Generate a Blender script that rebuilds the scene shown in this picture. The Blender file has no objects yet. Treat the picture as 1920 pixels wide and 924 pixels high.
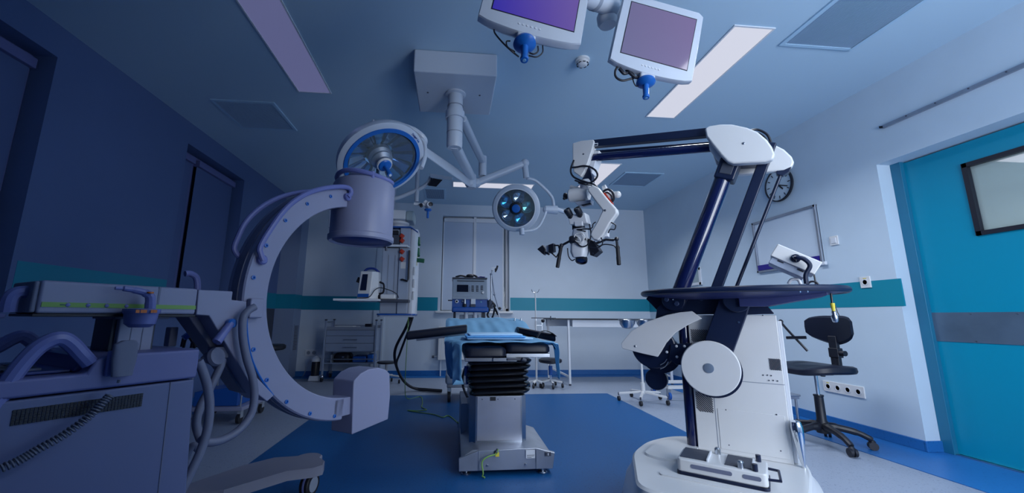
import bpy, bmesh, math, random
from mathutils import Vector, Matrix
random.seed(7)
S = bpy.context.scene
COL = S.collection
PI = math.pi
# ------------------------------------------------------------------ camera
F_PX, YAW, PITCH, ROLL, CX, CY = 748.0, .0897, .183, .0071, 915.0, 455.4
EYE = Vector((0, 0, 1.0))
_f = Vector((math.sin(YAW)*math.cos(PITCH), math.cos(YAW)*math.cos(PITCH), math.sin(PITCH)))
_r = Vector((math.cos(YAW), -math.sin(YAW), 0)); _u = _r.cross(_f)
RGT = _r*math.cos(ROLL)+_u*math.sin(ROLL); UPV = -_r*math.sin(ROLL)+_u*math.cos(ROLL); FWD = _f
cam_d = bpy.data.cameras.new('camera'); cam = bpy.data.objects.new('camera', cam_d); COL.objects.link(cam)
cam.matrix_world = Matrix(((RGT.x, UPV.x, -FWD.x, EYE.x), (RGT.y, UPV.y, -FWD.y, EYE.y), (RGT.z, UPV.z, -FWD.z, EYE.z), (0, 0, 0, 1)))
cam_d.sensor_width = 36; cam_d.lens = 36*F_PX/1920
cam_d.shift_x = (960-CX)/1920; cam_d.shift_y = (CY-462)/1920
cam_d.clip_start = .05; S.camera = cam
# ------------------------------------------------------------------ world, lights, exposure
S.view_settings.view_transform = 'Standard'; S.view_settings.look = 'None'
S.view_settings.gamma = 1; S.view_settings.use_curve_mapping = False; S.view_settings.exposure = .1
w = bpy.data.worlds.new('world'); S.world = w; w.use_nodes = True
bg = w.node_tree.nodes['Background']; bg.inputs[0].default_value = (.35, .55, 1, 1); bg.inputs[1].default_value = .25
def area(name, loc, sx, sy, power, col, rot=(0, 0, 0), spread=180):
    d = bpy.data.lights.new(name, 'AREA'); d.shape = 'RECTANGLE'; d.size = sx; d.size_y = sy
    d.energy = power; d.color = col; d.spread = math.radians(spread)
    o = bpy.data.objects.new(name, d); COL.objects.link(o); o.location = loc; o.rotation_euler = rot
    return o
COOL = (.88, .93, 1.0)
area('lamp_right', (2.115, 3.0, 3.045), .28, 1.3, 26, COOL, spread=135)
area('lamp_right_rear', (2.1, 5.33, 3.045), .28, .75, 20, COOL, spread=135)
area('lamp_rear', (.62, 6.04, 3.045), 1.2, .22, 9, COOL, spread=130)
area('lamp_left', (-1.315, 2.7, 3.045), .27, 1.6, .8, (.3, .42, 1), spread=150)
area('fill_front_right', (2.1, .3, 3.045), .28, 1.3, 14, COOL, spread=150)  # added lamp out of view, brightens the right foreground
# fill light added outside the unseen window behind the camera
area('added_fill', (2.45, -.80, 1.55), 1.9, 1.9, 105, (.84, .91, 1.0), rot=(PI/2, 0, 0))
# ------------------------------------------------------------------ geometry helpers
def ray(u, v): return RGT*((u-CX)/F_PX) - UPV*((v-CY)/F_PX) + FWD
class Fr:                       # a frame standing on the floor: x along `d`, y to its left, z up
    def __init__(s, o=(0, 0), d=(1, 0)):
        s.ang = math.atan2(d[1], d[0]); s.o = Vector((o[0], o[1], 0))
        s.m = Matrix.Translation(s.o) @ Matrix.Rotation(s.ang, 4, 'Z'); s.i = s.m.inverted()
    def _hit(s, u, v, ax, val):
        e = s.i @ EYE; d = s.i.to_3x3() @ ray(u, v); t = (val-e[ax])/d[ax]; return e+d*t
    def p(s, u, v, b=0): return s._hit(u, v, 1, b)      # the point of plane y=b seen along that direction
    def z(s, u, v, z=0): return s._hit(u, v, 2, z)
    def x(s, u, v, x=0): return s._hit(u, v, 0, x)
W = Fr()
V = Vector
def smooth_path(pts, n=6, closed=False):
    pts = [V(p) for p in pts]
    if len(pts) < 3: return pts
    out = []; N = len(pts)
    rng = range(N) if closed else range(N-1)
    for i in rng:
        p1, p2 = pts[i], pts[(i+1) % N]
        p0 = pts[(i-1) % N] if closed or i > 0 else p1*2-p2
        p3 = pts[(i+2) % N] if closed or i+2 < N else p2*2-p1
        for k in range(n):
            t = k/n; out.append(.5*((2*p1)+(p2-p0)*t+(2*p0-5*p1+4*p2-p3)*t*t+(3*p1-p0-3*p2+p3)*t**3))
    if not closed: out.append(pts[-1])
    return out
def basis(ax):
    ax = V(ax).normalized(); h = V((0, 0, 1)) if abs(ax.z) < .9 else V((1, 0, 0))
    a = ax.cross(h).normalized(); return a, ax.cross(a).normalized(), ax
def rrect(w_, h_, r, n=5, cx=0, cy=0):     # rounded rectangle outline
    o = []
    for sx, sy, a0 in ((1, 1, 0), (-1, 1, 90), (-1, -1, 180), (1, -1, 270)):
        for k in range(n+1):
            a = math.radians(a0+90*k/n); o.append((cx+sx*(w_/2-r)+r*math.cos(a), cy+sy*(h_/2-r)+r*math.sin(a)))
    return o
def rpoly(pts, r, n=4):                    # round the corners of a 3D polygon
    pts = [V(p) for p in pts]; out = []; N = len(pts)
    for i in range(N):
        a, b, c = pts[i-1], pts[i], pts[(i+1) % N]
        ra = min(r, (a-b).length*.45); rc = min(r, (c-b).length*.45)
        s_ = b+(a-b).normalized()*ra; e_ = b+(c-b).normalized()*rc
        for k in range(n+1):
            t = k/n; out.append(s_*(1-t)**2+b*2*t*(1-t)+e_*t*t)
    return out
class MB:
    def __init__(s): s.b = bmesh.new()
    def box(s, lo, hi, rot=None, piv=None):
        vs = [V((x, y, z)) for x in (lo[0], hi[0]) for y in (lo[1], hi[1]) for z in (lo[2], hi[2])]
        if rot is not None:
            c = V(piv) if piv is not None else (V(lo)+V(hi))/2; vs = [c+rot@(q-c) for q in vs]
        q = [s.b.verts.new(x) for x in vs]
        for f in ((0, 1, 3, 2), (4, 6, 7, 5), (0, 4, 5, 1), (2, 3, 7, 6), (0, 2, 6, 4), (1, 5, 7, 3)): s.b.faces.new([q[i] for i in f])
        return s
    def cb(s, c, d, rot=None):
        c = V(c); d = V(d)/2; return s.box(c-d, c+d, rot)
    def ext(s, pts, vec, mat=0):
        pts = [V(p) for p in pts]; vec = V(vec)
        a = [s.b.verts.new(p) for p in pts]; c = [s.b.verts.new(p+vec) for p in pts]; n = len(a)
        s.b.faces.new(a); s.b.faces.new(c[::-1])
        for i in range(n): s.b.faces.new((a[i], c[i], c[(i+1) % n], a[(i+1) % n]))
        return s
    def loft(s, rings, caps=True, closed=True):
        R_ = [[s.b.verts.new(V(p)) for p in r] for r in rings]
        for A, B in zip(R_, R_[1:]):
            n = len(A)
            for i in range(n if closed else n-1): s.b.faces.new((A[i], A[(i+1) % n], B[(i+1) % n], B[i]))
        if caps: s.b.faces.new(R_[0][::-1]); s.b.faces.new(R_[-1])
        return s
    def cyl(s, p0, p1, r0, r1=None, seg=20):
        r1 = r0 if r1 is None else r1; p0 = V(p0); p1 = V(p1); a, c, _ = basis(p1-p0)
        return s.loft([[p+(a*math.cos(t)+c*math.sin(t))*r for t in [2*PI*k/seg for k in range(seg)]] for p, r in ((p0, max(r0, 1e-4)), (p1, max(r1, 1e-4)))])
    def lathe(s, prof, o=(0, 0, 0), ax=(0, 0, 1), seg=28, caps=True, sc=(1, 1)):
        o = V(o); a, c, z = basis(ax)
        return s.loft([[o+z*h+(a*math.cos(t)*sc[0]+c*math.sin(t)*sc[1])*max(r, 1e-4) for t in [2*PI*k/seg for k in range(seg)]] for r, h in prof], caps)
    def tube(s, pts, r, seg=10, n=6, closed=False, smooth=True, flat=None):
        P = smooth_path(pts, n, closed) if smooth else [V(p) for p in pts]
        N = len(P); rings = []; a = None
        for i in range(N):
            t = (P[(i+1) % N]-P[i-1]) if (closed or 0 < i < N-1) else (P[1]-P[0] if i == 0 else P[-1]-P[-2])
            t.normalize()
            if a is None: a = basis(t)[0]
            else: a = (a-t*a.dot(t)).normalized()
            c = t.cross(a); rr = r[i*(len(r)-1)//max(1, N-1)] if isinstance(r, (list, tuple)) else r
            rings.append([P[i]+(a*math.cos(q)+c*math.sin(q))*rr for q in [2*PI*k/seg for k in range(seg)]])
        if closed: rings.append(rings[0]); return s.loft(rings, False)
        return s.loft(rings)
    def bar(s, p0, p1, w_, h_, up=(0, 0, 1)):   # rectangular bar; w_ across, h_ along `up`
        p0 = V(p0); p1 = V(p1); t = (p1-p0).normalized(); a = t.cross(V(up)).normalized(); c = a.cross(t)
        return s.loft([[p+a*x*w_/2+c*y*h_/2 for x, y in ((1, 1), (-1, 1), (-1, -1), (1, -1))] for p in (p0, p1)])
    def sph(s, c, r, sc=(1, 1, 1), seg=16):
        c = V(c); n = seg//2
        return s.loft([[c+V((r*sc[0]*math.sin(f)*math.cos(t), r*sc[1]*math.sin(f)*math.sin(t), -r*sc[2]*math.cos(f))) for t in [2*PI*k/seg for k in range(seg)]] for f in [max(.02, min(PI-.02, PI*j/n)) for j in range(n+1)]])
    def mesh(s, off, name):
        bmesh.ops.remove_doubles(s.b, verts=s.b.verts, dist=1e-6)
        bmesh.ops.recalc_face_normals(s.b, faces=s.b.faces)
        if off is not None: bmesh.ops.translate(s.b, verts=s.b.verts, vec=-V(off))
        me = bpy.data.meshes.new(name); s.b.to_mesh(me); s.b.free()
        me.shade_smooth(); me.set_sharp_from_angle(angle=math.radians(32))
        return me
def finish(o, mat, bevel):
    if mat: o.data.materials.append(mat)
    if bevel:
        m = o.modifiers.new('bevel', 'BEVEL'); m.width = bevel; m.segments = 2; m.limit_method = 'ANGLE'; m.angle_limit = math.radians(40); m.harden_normals = True
def part(parent, name, mb, mat, bevel=0, label=None, kind=None):
    off = parent.get('_off'); 
    off = V(off) if off is not None else V((0, 0, 0))
    o = bpy.data.objects.new(name, mb.mesh(off, name)); COL.objects.link(o); o.parent = parent
    finish(o, mat, bevel); o['_off'] = list(off)
    if label: o['label'] = label
    if kind: o['kind'] = kind
    return o
def tag(o, label, cat, group=None):
    o['label'] = label; o['category'] = cat
    if group: o['group'] = group
    return o
def thing(name, label, cat, fr=W, base=(0, 0, 0), group=None):
    o = bpy.data.objects.new(name, None); COL.objects.link(o); o.empty_display_size = .1
    base = V(base); o.matrix_world = fr.m @ Matrix.Translation(base); o['_off'] = list(base)
    return tag(o, label, cat, group)
def solo(name, mb, mat, label, cat, fr=W, base=(0, 0, 0), group=None, bevel=0):
    base = V(base); o = bpy.data.objects.new(name, mb.mesh(base, name)); COL.objects.link(o)
    o.matrix_world = fr.m @ Matrix.Translation(base); finish(o, mat, bevel); o['_off'] = list(base)
    return tag(o, label, cat, group)
def struct(name, mb, mat, bevel=0, parent=None):
    o = bpy.data.objects.new(name, mb.mesh(None, name)); COL.objects.link(o); finish(o, mat, bevel)
    if parent: o.parent = parent
    else: o['kind'] = 'structure'
    return o
def dup(root, label=None, group=None):
    r = root.copy(); COL.objects.link(r)
    if label: r['label'] = label
    if group: r['group'] = group
    for ch in list(root.children):
        c = ch.copy(); COL.objects.link(c); c.parent = r
        for g in list(ch.children): d = g.copy(); COL.objects.link(d); d.parent = c
    return r
# ------------------------------------------------------------------ materials
def mat(name, col, rough=.5, metal=0, emit=None, es=1, spec=.5, noise=None, bump=None, alpha=None, trans=0, coat=0):
    m = bpy.data.materials.new(name); m.use_nodes = True; nt = m.node_tree; b = nt.nodes['Principled BSDF']
    b.inputs['Base Color'].default_value = (*col, 1); b.inputs['Roughness'].default_value = rough
    b.inputs['Metallic'].default_value = metal; b.inputs['Specular IOR Level'].default_value = spec
    if coat: b.inputs['Coat Weight'].default_value = coat
    if trans: b.inputs['Transmission Weight'].default_value = trans
    if alpha is not None: b.inputs['Alpha'].default_value = alpha
    if emit: b.inputs['Emission Color'].default_value = (*emit, 1); b.inputs['Emission Strength'].default_value = es
    if noise:                    # (scale, contrast, speckle colour or None)
        sc, amt, c2 = noise
        tc = nt.nodes.new('ShaderNodeTexCoord'); n = nt.nodes.new('ShaderNodeTexNoise'); n.inputs['Scale'].default_value = sc; n.inputs['Detail'].default_value = 4
        nt.links.new(tc.outputs['Object'], n.inputs['Vector']); r = nt.nodes.new('ShaderNodeValToRGB'); e = r.color_ramp.elements
        c2 = c2 or tuple(c*(1-amt) for c in col)
        e[0].position = .5-.12; e[1].position = .5+.12; e[0].color = (*c2, 1); e[1].color = (*col, 1)
        if len(noise) == 3 and amt >= 1: e[0].position = .33; e[1].position = .40
        nt.links.new(n.outputs['Fac'], r.inputs['Fac']); nt.links.new(r.outputs['Color'], b.inputs['Base Color'])
    if bump:
        sc, st = bump
        tc = nt.nodes.new('ShaderNodeTexCoord'); n = nt.nodes.new('ShaderNodeTexNoise'); n.inputs['Scale'].default_value = sc
        nt.links.new(tc.outputs['Object'], n.inputs['Vector']); bp = nt.nodes.new('ShaderNodeBump'); bp.inputs['Strength'].default_value = st; bp.inputs['Distance'].default_value = .002
        nt.links.new(n.outputs['Fac'], bp.inputs['Height']); nt.links.new(bp.outputs['Normal'], b.inputs['Normal'])
    return m
def screen_mat(name, c0, c1):
    m = mat(name, (.01, .01, .02), .08, spec=.6); nt = m.node_tree; b = nt.nodes['Principled BSDF']
    tc = nt.nodes.new('ShaderNodeTexCoord'); g = nt.nodes.new('ShaderNodeSeparateXYZ'); r = nt.nodes.new('ShaderNodeValToRGB'); a = nt.nodes.new('ShaderNodeMath'); a.operation = 'ADD'
    nt.links.new(tc.outputs['Generated'], g.inputs[0]); nt.links.new(g.outputs[0], a.inputs[0]); a.inputs[1].default_value = 0
    r.color_ramp.elements[0].color = (*c0, 1); r.color_ramp.elements[1].color = (*c1, 1)
    nt.links.new(a.outputs[0], r.inputs[0]); nt.links.new(r.outputs[0], b.inputs['Emission Color']); b.inputs['Emission Strength'].default_value = .9  # soft glow gradient stands in for reflections on the screens
    return m
from mathutils import noise as mnoise
def cloth_mat(name, col):
    m = mat(name, col, .8, bump=(25, .6)); nt = m.node_tree; b = nt.nodes['Principled BSDF']; o = nt.nodes['Material Output']
    t = nt.nodes.new('ShaderNodeBsdfTranslucent'); t.inputs['Color'].default_value = (*col, 1); x = nt.nodes.new('ShaderNodeMixShader'); x.inputs[0].default_value = .4
    nt.links.new(b.outputs[0], x.inputs[1]); nt.links.new(t.outputs[0], x.inputs[2]); nt.links.new(x.outputs[0], o.inputs['Surface']); return m
M = dict(
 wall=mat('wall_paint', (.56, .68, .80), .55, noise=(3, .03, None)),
 wall_l=mat('left_wall_shade', (.10, .16, .34), .55, noise=(3, .03, None)),  # wall colour darkened to carry the shade on the left side
 blind_l=mat('left_blind_shade', (.10, .15, .32), .7),  # blind colour darkened for the shade along the left wall
 wall_back=mat('back_wall_paint', (.60, .68, .78), .55, noise=(3, .03, None)),
 ceil=mat('ceiling_paint', (.47, .64, .79), .7),
 stripe=mat('teal_paint', (.004, .25, .36), .45),
 floor=mat('pale_vinyl', (.27, .32, .42), .38, noise=(85, 1, (.16, .20, .29))),
 mat_blue=mat('blue_vinyl', (.005, .080, .25), .42, spec=.25, noise=(80, 1, (.002, .045, .16))),
 skirt=mat('skirting_vinyl', (.015, .14, .42), .4, noise=(60, 1, (.01, .1, .32))),
 niche=mat('niche_white', (.55, .65, .78), .5),
 blind=mat('blind_fabric', (.52, .6, .74), .7, bump=(60, .1)),
 white=mat('white_enamel', (.72, .73, .75), .3, noise=(2, .03, None)),
 white2=mat('white_plastic', (.70, .73, .79), .38),
 carm=mat('carm_enamel', (.27, .29, .43), .4),  # white machine, the left-side shade is put into its colour
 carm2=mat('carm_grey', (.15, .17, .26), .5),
 lav=mat('lavender_tube', (.16, .19, .46), .35),
 grey=mat('grey_plastic', (.26, .30, .38), .5),
 dgrey=mat('dark_grey', (.05, .06, .09), .5),
 black=mat('black_plastic', (.008, .010, .020), .45),
 rubber=mat('black_rubber', (.012, .013, .02), .6),
 navy=mat('navy_metal', (.006, .013, .045), .35),
 navygloss=mat('navy_gloss', (.005, .010, .065), .12, coat=.6),
 steel=mat('steel', (.50, .53, .58), .28, metal=1, noise=(4, .12, None)),
 steel_m=mat('steel_matte', (.42, .46, .54), .42, metal=.85, noise=(6, .15, None)),
 chrome=mat('chrome', (.75, .78, .82), .08, metal=1),
 blue=mat('blue_plastic', (.01, .13, .50), .35),
 blue_d=mat('blue_dark', (.012, .035, .22), .35),
 bluepanel=mat('blue_panel', (.01, .09, .38), .4),
 drape=cloth_mat('drape_blue', (.27, .58, .84)),
 drape2=mat('pack_blue', (.40, .66, .92), .75),
 vinylpad=mat('black_upholstery', (.007, .010, .024), .42, spec=.35, bump=(120, .15)),
 lamp=mat('lamp_panel', (.12, .12, .12), .6, emit=(.56, .57, .66), es=1),
 lamp_dim=mat('lamp_panel_dim', (.15, .15, .2), .5, emit=(.085, .09, .19), es=1),
 door=mat('door_teal', (.0, .26, .42), .35),
 glass=mat('glass', (.8, .9, .95), .05, trans=1, alpha=.35),
 red=mat('red_plastic', (.5, .04, .02), .4), green=mat('green_plastic', (.01, .12, .06), .4),
 orange=mat('orange_mark', (.6, .16, .03), .5), yellow=mat('yellow_plastic', (.75, .62, .06), .5),
 lime=mat('lime_label', (.22, .42, .10), .5), purple=mat('indigo_label', (.02, .01, .22), .4),
 glass_g=mat('door_glass', (.75, .9, .88), .03, alpha=.3),
 jamb=mat('jamb_teal', (.01, .15, .27), .4),
 clockface=mat('clock_face', (.62, .72, .80), .4),
 board=mat('whiteboard_white', (.62, .72, .84), .25),
 grey_n=mat('bolt_navy', (.03, .05, .12), .4), navy2=mat('navy_underside', (.03, .04, .14), .4),
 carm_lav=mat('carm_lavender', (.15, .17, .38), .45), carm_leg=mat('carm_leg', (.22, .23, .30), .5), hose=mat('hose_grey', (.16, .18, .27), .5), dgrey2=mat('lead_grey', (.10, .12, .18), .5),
 slwhite=mat('lamp_enamel', (.50, .56, .66), .35), mirror=mat('mirror', (.28, .38, .52), .12, metal=1), mirror_b=mat('mirror_blue', (.03, .25, .50), .15, metal=1), mirror_g=mat('mirror_green', (.15, .40, .40), .15, metal=1), lampglass=mat('lamp_glass', (.6, .8, .9), .06, alpha=.12),
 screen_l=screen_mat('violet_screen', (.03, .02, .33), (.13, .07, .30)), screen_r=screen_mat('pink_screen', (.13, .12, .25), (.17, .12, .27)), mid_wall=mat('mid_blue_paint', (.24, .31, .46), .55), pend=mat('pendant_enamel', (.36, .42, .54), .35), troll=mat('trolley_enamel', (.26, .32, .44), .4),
 steel_p=mat('brushed_panel', (.50, .52, .60), .33, metal=.8, noise=(5, .1, None)), bellows=mat('bellows_rubber', (.006, .007, .012), .22), blue_sheet=mat('sheet_blue', (.12, .42, .85), .75), am_grey=mat('machine_grey', (.34, .40, .48), .4), screen_off=mat('screen_off', (.004, .006, .02), .15), glass_l=mat('absorber_glass', (.3, .4, .55), .1, alpha=.5),
 carm_cab=mat('carm_cabinet_shade', (.13, .16, .31), .45), kick=mat('kick_plate_steel', (.16, .24, .34), .4, metal=.6, noise=(5, .15, None)), monw=mat('monitor_white', (.52, .57, .66), .35), hubcap=mat('hub_cap', (.30, .38, .50), .3, metal=.5),  # C-arm cabinet colour darkened further to carry the shade there
 ivory=mat('ivory_paint', (.34, .42, .46), .5),
)
# ================================================================== ROOM
XR, YB, H, XL = 3.68, 7.22, 3.055, -2.87
Y0 = -.6
def plane_box(lo, hi): return MB().box(lo, hi)
b = MB(); b.box((XL-.4, Y0, -.12), (XR+.5, YB+.3, -.004)); floor = struct('floor', b, M['floor'])
b = MB(); b.ext([(-1.357, Y0, -.004), (2.117, Y0, -.004), (2.117, 5.475, -.004), (-1.357, 5.475, -.004)], (0, 0, .0045)); struct('trim_1', b, M['mat_blue'])
b = MB(); b.box((3.185, Y0, -.004), (XR+.17, 6.95, .0006)); b.box((XL, 6.98, -.004), (XR, YB, .0006)); b.box((XL, 4.6, -.004), (XL+.28, 6.98, .0006)); struct('trim_2', b, M['skirt'])
b = MB(); b.box((XL-.4, Y0, H), (XR+.5, YB+.3, H+.1)); struct('ceiling', b, M['ceil'])
# back wall with the window recess
wx0, wx1, wz0, wz1 = -.19, 1.045, 1.10, 2.84
b = MB()
b.box((XL-.4, YB, 0), (wx0, YB+.3, H)); b.box((wx1, YB, 0), (XR+.5, YB+.3, H))
b.box((wx0, YB, 0), (wx1, YB+.3, wz0)); b.box((wx0, YB, wz1), (wx1, YB+.3, H))
b.box((wx0, YB+.22, wz0), (wx1, YB+.3, wz1))
struct('wall_back', b, M['wall_back'])
# left wall with two window recesses
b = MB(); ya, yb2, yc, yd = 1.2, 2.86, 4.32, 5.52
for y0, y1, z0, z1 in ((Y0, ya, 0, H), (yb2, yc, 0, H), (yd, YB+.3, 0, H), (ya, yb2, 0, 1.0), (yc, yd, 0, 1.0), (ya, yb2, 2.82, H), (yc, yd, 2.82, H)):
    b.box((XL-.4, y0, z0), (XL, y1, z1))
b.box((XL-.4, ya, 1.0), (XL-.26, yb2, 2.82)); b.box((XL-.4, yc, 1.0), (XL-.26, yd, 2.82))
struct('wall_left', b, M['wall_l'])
# right wall with the door niche
XD = 3.84; yn = 2.99; zn = 2.333
b = MB(); b.box((XR, yn, 0), (XR+.5, YB+.3, H)); b.box((XR, Y0, zn), (XR+.5, yn, H)); b.box((XR, Y0, 0), (XR+.5, .9, zn)); struct('wall_right', b, M['wall'])
# unseen wall behind the camera, window added to let in fill light
b = MB(); wa, wb, wc, wd = 1.5, 3.4, .6, 2.5
b.box((XL-.4, Y0-.15, 0), (wa, Y0, H)); b.box((wb, Y0-.15, 0), (XR+.5, Y0, H)); b.box((wa, Y0-.15, 0), (wb, Y0, wc)); b.box((wa, Y0-.15, wd), (wb, Y0, H)); struct('wall_front', b, M['wall'])
struct('wall_light_block', MB().box((.9, Y0, 0), (1.0, .40, H)), M['wall'])  # added unseen partition, keeps the fill light off the left side
b = MB()
for x0, x1 in ((wa, wa+.05), (2.42, 2.48), (wb-.05, wb)): b.box((x0, Y0-.12, wc), (x1, Y0-.06, wd))
b.box((wa, Y0-.12, wc), (wb, Y0-.06, wc+.05)); b.box((wa, Y0-.12, wd-.05), (wb, Y0-.06, wd)); struct('window_4', b, M['white2'])
# stripes
def stripe(name, lo, hi): struct(name, MB().box(lo, hi), M['stripe'])
stripe('trim_3', (1.06, YB-.002, 1.118), (XR-.002, YB+.01, 1.345)); stripe('trim_4', (XL+.3, YB-.002, 1.10), (-.24, YB+.01, 1.335))
stripe('trim_5', (XL-.01, 2.895, 1.11), (XL+.002, 4.315, 1.345)); stripe('trim_6', (XL-.01, 6.45, 1.11), (XL+.002, YB-.3, 1.35))
stripe('trim_7', (XR-.002, 2.965, 1.11), (XR+.01, YB-.003, 1.335))
# skirtings
def coved(pts, up=.085):
    pass
b = MB(); b.box((1.3-4, YB-.012, 0), (XR-.012, YB+.01, .085)); struct('baseboard_back', b, M['skirt'], .004)
b = MB(); b.box((XL-.01, 4.6, 0), (XL+.012, YB-.013, .085)); struct('baseboard_left', b, M['skirt'], .004)
b = MB(); b.box((XR-.012, yn, 0), (XR+.01, YB-.013, .08)); b.box((XR-.012, yn-.012, 0), (XD-.03, yn+.01, .08)); struct('baseboard_right', b, M['skirt'], .004)
# corner boxing at back left, pipe boxing, left grille panel
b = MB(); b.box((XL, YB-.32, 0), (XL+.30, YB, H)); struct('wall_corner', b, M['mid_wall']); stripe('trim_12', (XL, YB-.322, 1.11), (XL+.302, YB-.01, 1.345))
b = MB(); b.box((-1.345, YB-.02, .085), (-1.16, YB, 1.10)); b.box((-1.345, YB-.02, 1.335), (-1.16, YB, H)); struct('trim_8', b, M['wall_back'])
def window(n, blinds, inner, axis, frame_mat, sill=None):
    pass
# back window: casement bars, two roller blinds, sill
wy = YB+.2
b = MB()
for x0, x1 in ((wx0, wx0+.05), (wx1-.05, wx1), (.37, .45)): b.box((x0, wy-.06, wz0), (x1, wy, wz1))
b.box((wx0, wy-.06, wz1-.05), (wx1, wy, wz1)); b.box((wx0, wy-.06, wz0), (wx1, wy, wz0+.05))
wn = struct('window_1', b, M['white2'], .004)
b = MB().box((wx0+.01, wy-.028, wz0+.01), (wx1-.01, wy-.02, wz1-.01)); struct('pane', b, M['glass'], parent=wn)
struct('mullion_cover', MB().box((.385, YB+.07, wz0), (.435, YB+.13, wz1)), M['white2'], .004, parent=wn)
for x0, x1 in ((wx0+.02, .395), (.425, wx1-.1)):
    b = MB(); b.box((x0, YB+.06, wz1-.10), (x1, YB+.13, wz1-.03)); b.cyl((x0, YB+.10, wz1-.075), (x1, YB+.10, wz1-.075), .022)
    t = struct('roller_blind', b, M['white2'], .004, parent=wn)
    b = MB(); b.box((x0+.01, YB+.094, wz0+.012), (x1-.01, YB+.097, wz1-.08)); b.box((x0+.01, YB+.088, wz0+.012), (x1-.01, YB+.10, wz0+.03)); struct('blind_fabric', b, M['blind'], parent=t)
    b = MB(); b.box((x0-.006, YB+.085, wz0+.012), (x0+.012, YB+.105, wz1-.1)); b.box((x1-.012, YB+.085, wz0+.012), (x1+.006, YB+.105, wz1-.1)); struct('guide_rail', b, M['white2'], parent=t)
b = MB().box((wx0-.09, YB-.06, 1.062), (wx1+.06, YB+.18, 1.10)); struct('window_sill', b, M['white'], .008, parent=wn)
# left windows, their shade put into the frame and blind colours
for k, (y0, y1, mull) in enumerate(((ya, yb2, 2.1), (yc, yd, 4.62))):
    b = MB(); x0 = XL-.22; x1 = XL-.16
    for a_, c_ in ((y0, y0+.06), (y1-.06, y1), (mull, mull+.09)): b.box((x0, a_, 1.0), (x1, c_, 2.82))
    b.box((x0, y0, 2.74), (x1, y1, 2.82)); b.box((x0, y0, 1.0), (x1, y1, 1.06))
    wn = struct('window_%d' % (k+2), b, M['carm_lav'], .005)
    struct('pane', MB().box((x0+.01, y0+.02, 1.02), (x0+.018, y1-.02, 2.8)), M['glass'], parent=wn)
    for a_, c_ in ((y0+.03, mull+.01), (mull+.08, y1-.03)):
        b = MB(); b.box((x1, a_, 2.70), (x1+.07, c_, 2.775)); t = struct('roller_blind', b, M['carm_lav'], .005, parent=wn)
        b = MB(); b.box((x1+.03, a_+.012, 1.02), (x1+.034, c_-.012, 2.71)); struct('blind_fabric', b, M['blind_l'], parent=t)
    struct('window_sill', MB().box((XL-.24, y0-.0, .97), (XL+.04, y1, 1.0)), M['carm_lav'], .008, parent=wn)
# ceiling lights
def strip_light(x0, x1, y0, y1, m, label):
    t = thing('ceiling_light', label, 'ceiling light', base=((x0+x1)/2, (y0+y1)/2, H), group='recessed strip lights in the ceiling')
    f = .012; b = MB()
    b.box((x0-f, y0-f, H-.008), (x0, y1+f, H+.002)); b.box((x1, y0-f, H-.008), (x1+f, y1+f, H+.002)); b.box((x0, y0-f, H-.008), (x1, y0, H+.002)); b.box((x0, y1, H-.008), (x1, y1+f, H+.002))
    part(t, 'frame', b, M['white2']); part(t, 'diffuser', MB().box((x0, y0, H-.004), (x1, y1, H+.002)), m)
strip_light(1.97, 2.262, 2.35, 3.655, M['lamp'], 'brightest large strip light in the ceiling, partly behind the right monitor')
strip_light(1.97, 2.25, 4.95, 6.2, M['lamp'], 'strip light in ceiling just behind the microscope head and its cables')
strip_light(-.012, 1.25, 5.925, 6.16, M['lamp'], 'strip light near the back wall, crossways behind the surgical light arms')
strip_light(-1.456, -1.176, 1.9, 3.54, M['lamp_dim'], 'dim strip light in the dark left part of the ceiling')
# ceiling vents
def vent(x0, x1, y0, y1, label, rot=True):
    t = thing('ceiling_vent', label, 'ceiling vent', base=((x0+x1)/2, (y0+y1)/2, H), group='air vents in the ceiling')
    f = .03; b = MB()
    b.box((x0-f, y0-f, H-.012), (x0, y1+f, H+.002)); b.box((x1, y0-f, H-.012), (x1+f, y1+f, H+.002)); b.box((x0, y0-f, H-.012), (x1, y0, H+.002)); b.box((x0, y1, H-.012), (x1, y1+f, H+.002))
    part(t, 'frame', b, M['vframe'], .003); part(t, 'backing', MB().box((x0, y0, H-.002), (x1, y1, H+.002)), M['vback'])
    b = MB(); n = int((x1-x0)/.0125)
    for k in range(n):
        x = x0+(k+.5)*(x1-x0)/n; b.box((x-.0026, y0, H-.010), (x+.0026, y1, H-.002))
    part(t, 'grille', b, M['vslat'])
M['vframe'] = mat('vent_frame', (.42, .62, .80), .5); M['vslat'] = mat('vent_slat', (.40, .56, .74), .5); M['vback'] = mat('vent_back', (.06, .14, .28), .6)
vent(2.465, 3.01, 1.6, 2.475, 'large slatted vent in the ceiling at the top right')
vent(2.46, 2.99, 5.26, 5.79, 'small square vent in the ceiling right of the microscope head')
vent(-2.345, -1.805, 3.80, 4.345, 'dark square vent in the left part of the ceiling')
vent(-.47, -.165, 6.32, 6.86, 'small vent in ceiling near the back wall above the window')
# smoke detector
p = W.z(1092, 112, H)
t = thing('smoke_detector', 'round white smoke detector on the ceiling between the two monitors', 'smoke detector', base=(p.x, p.y, H))
part(t, 'base', MB().lathe([(.058, 0), (.058, -.014), (.05, -.018)], (p.x, p.y, H)), M['white'])
part(t, 'sensor_head', MB().lathe([(.046, -.016), (.048, -.034), (.036, -.048), (.02, -.054)], (p.x, p.y, H)), M['white'])
b = MB()
for k in range(8):
    a = k*PI/4; c = V((p.x+math.cos(a)*.0425, p.y+math.sin(a)*.0425, H-.041)); b.cb(c, (.012, .02, .006), Matrix.Rotation(a, 3, 'Z')@Matrix.Rotation(.8, 3, 'Y'))
part(t, 'slot', b, M['black'])
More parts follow.
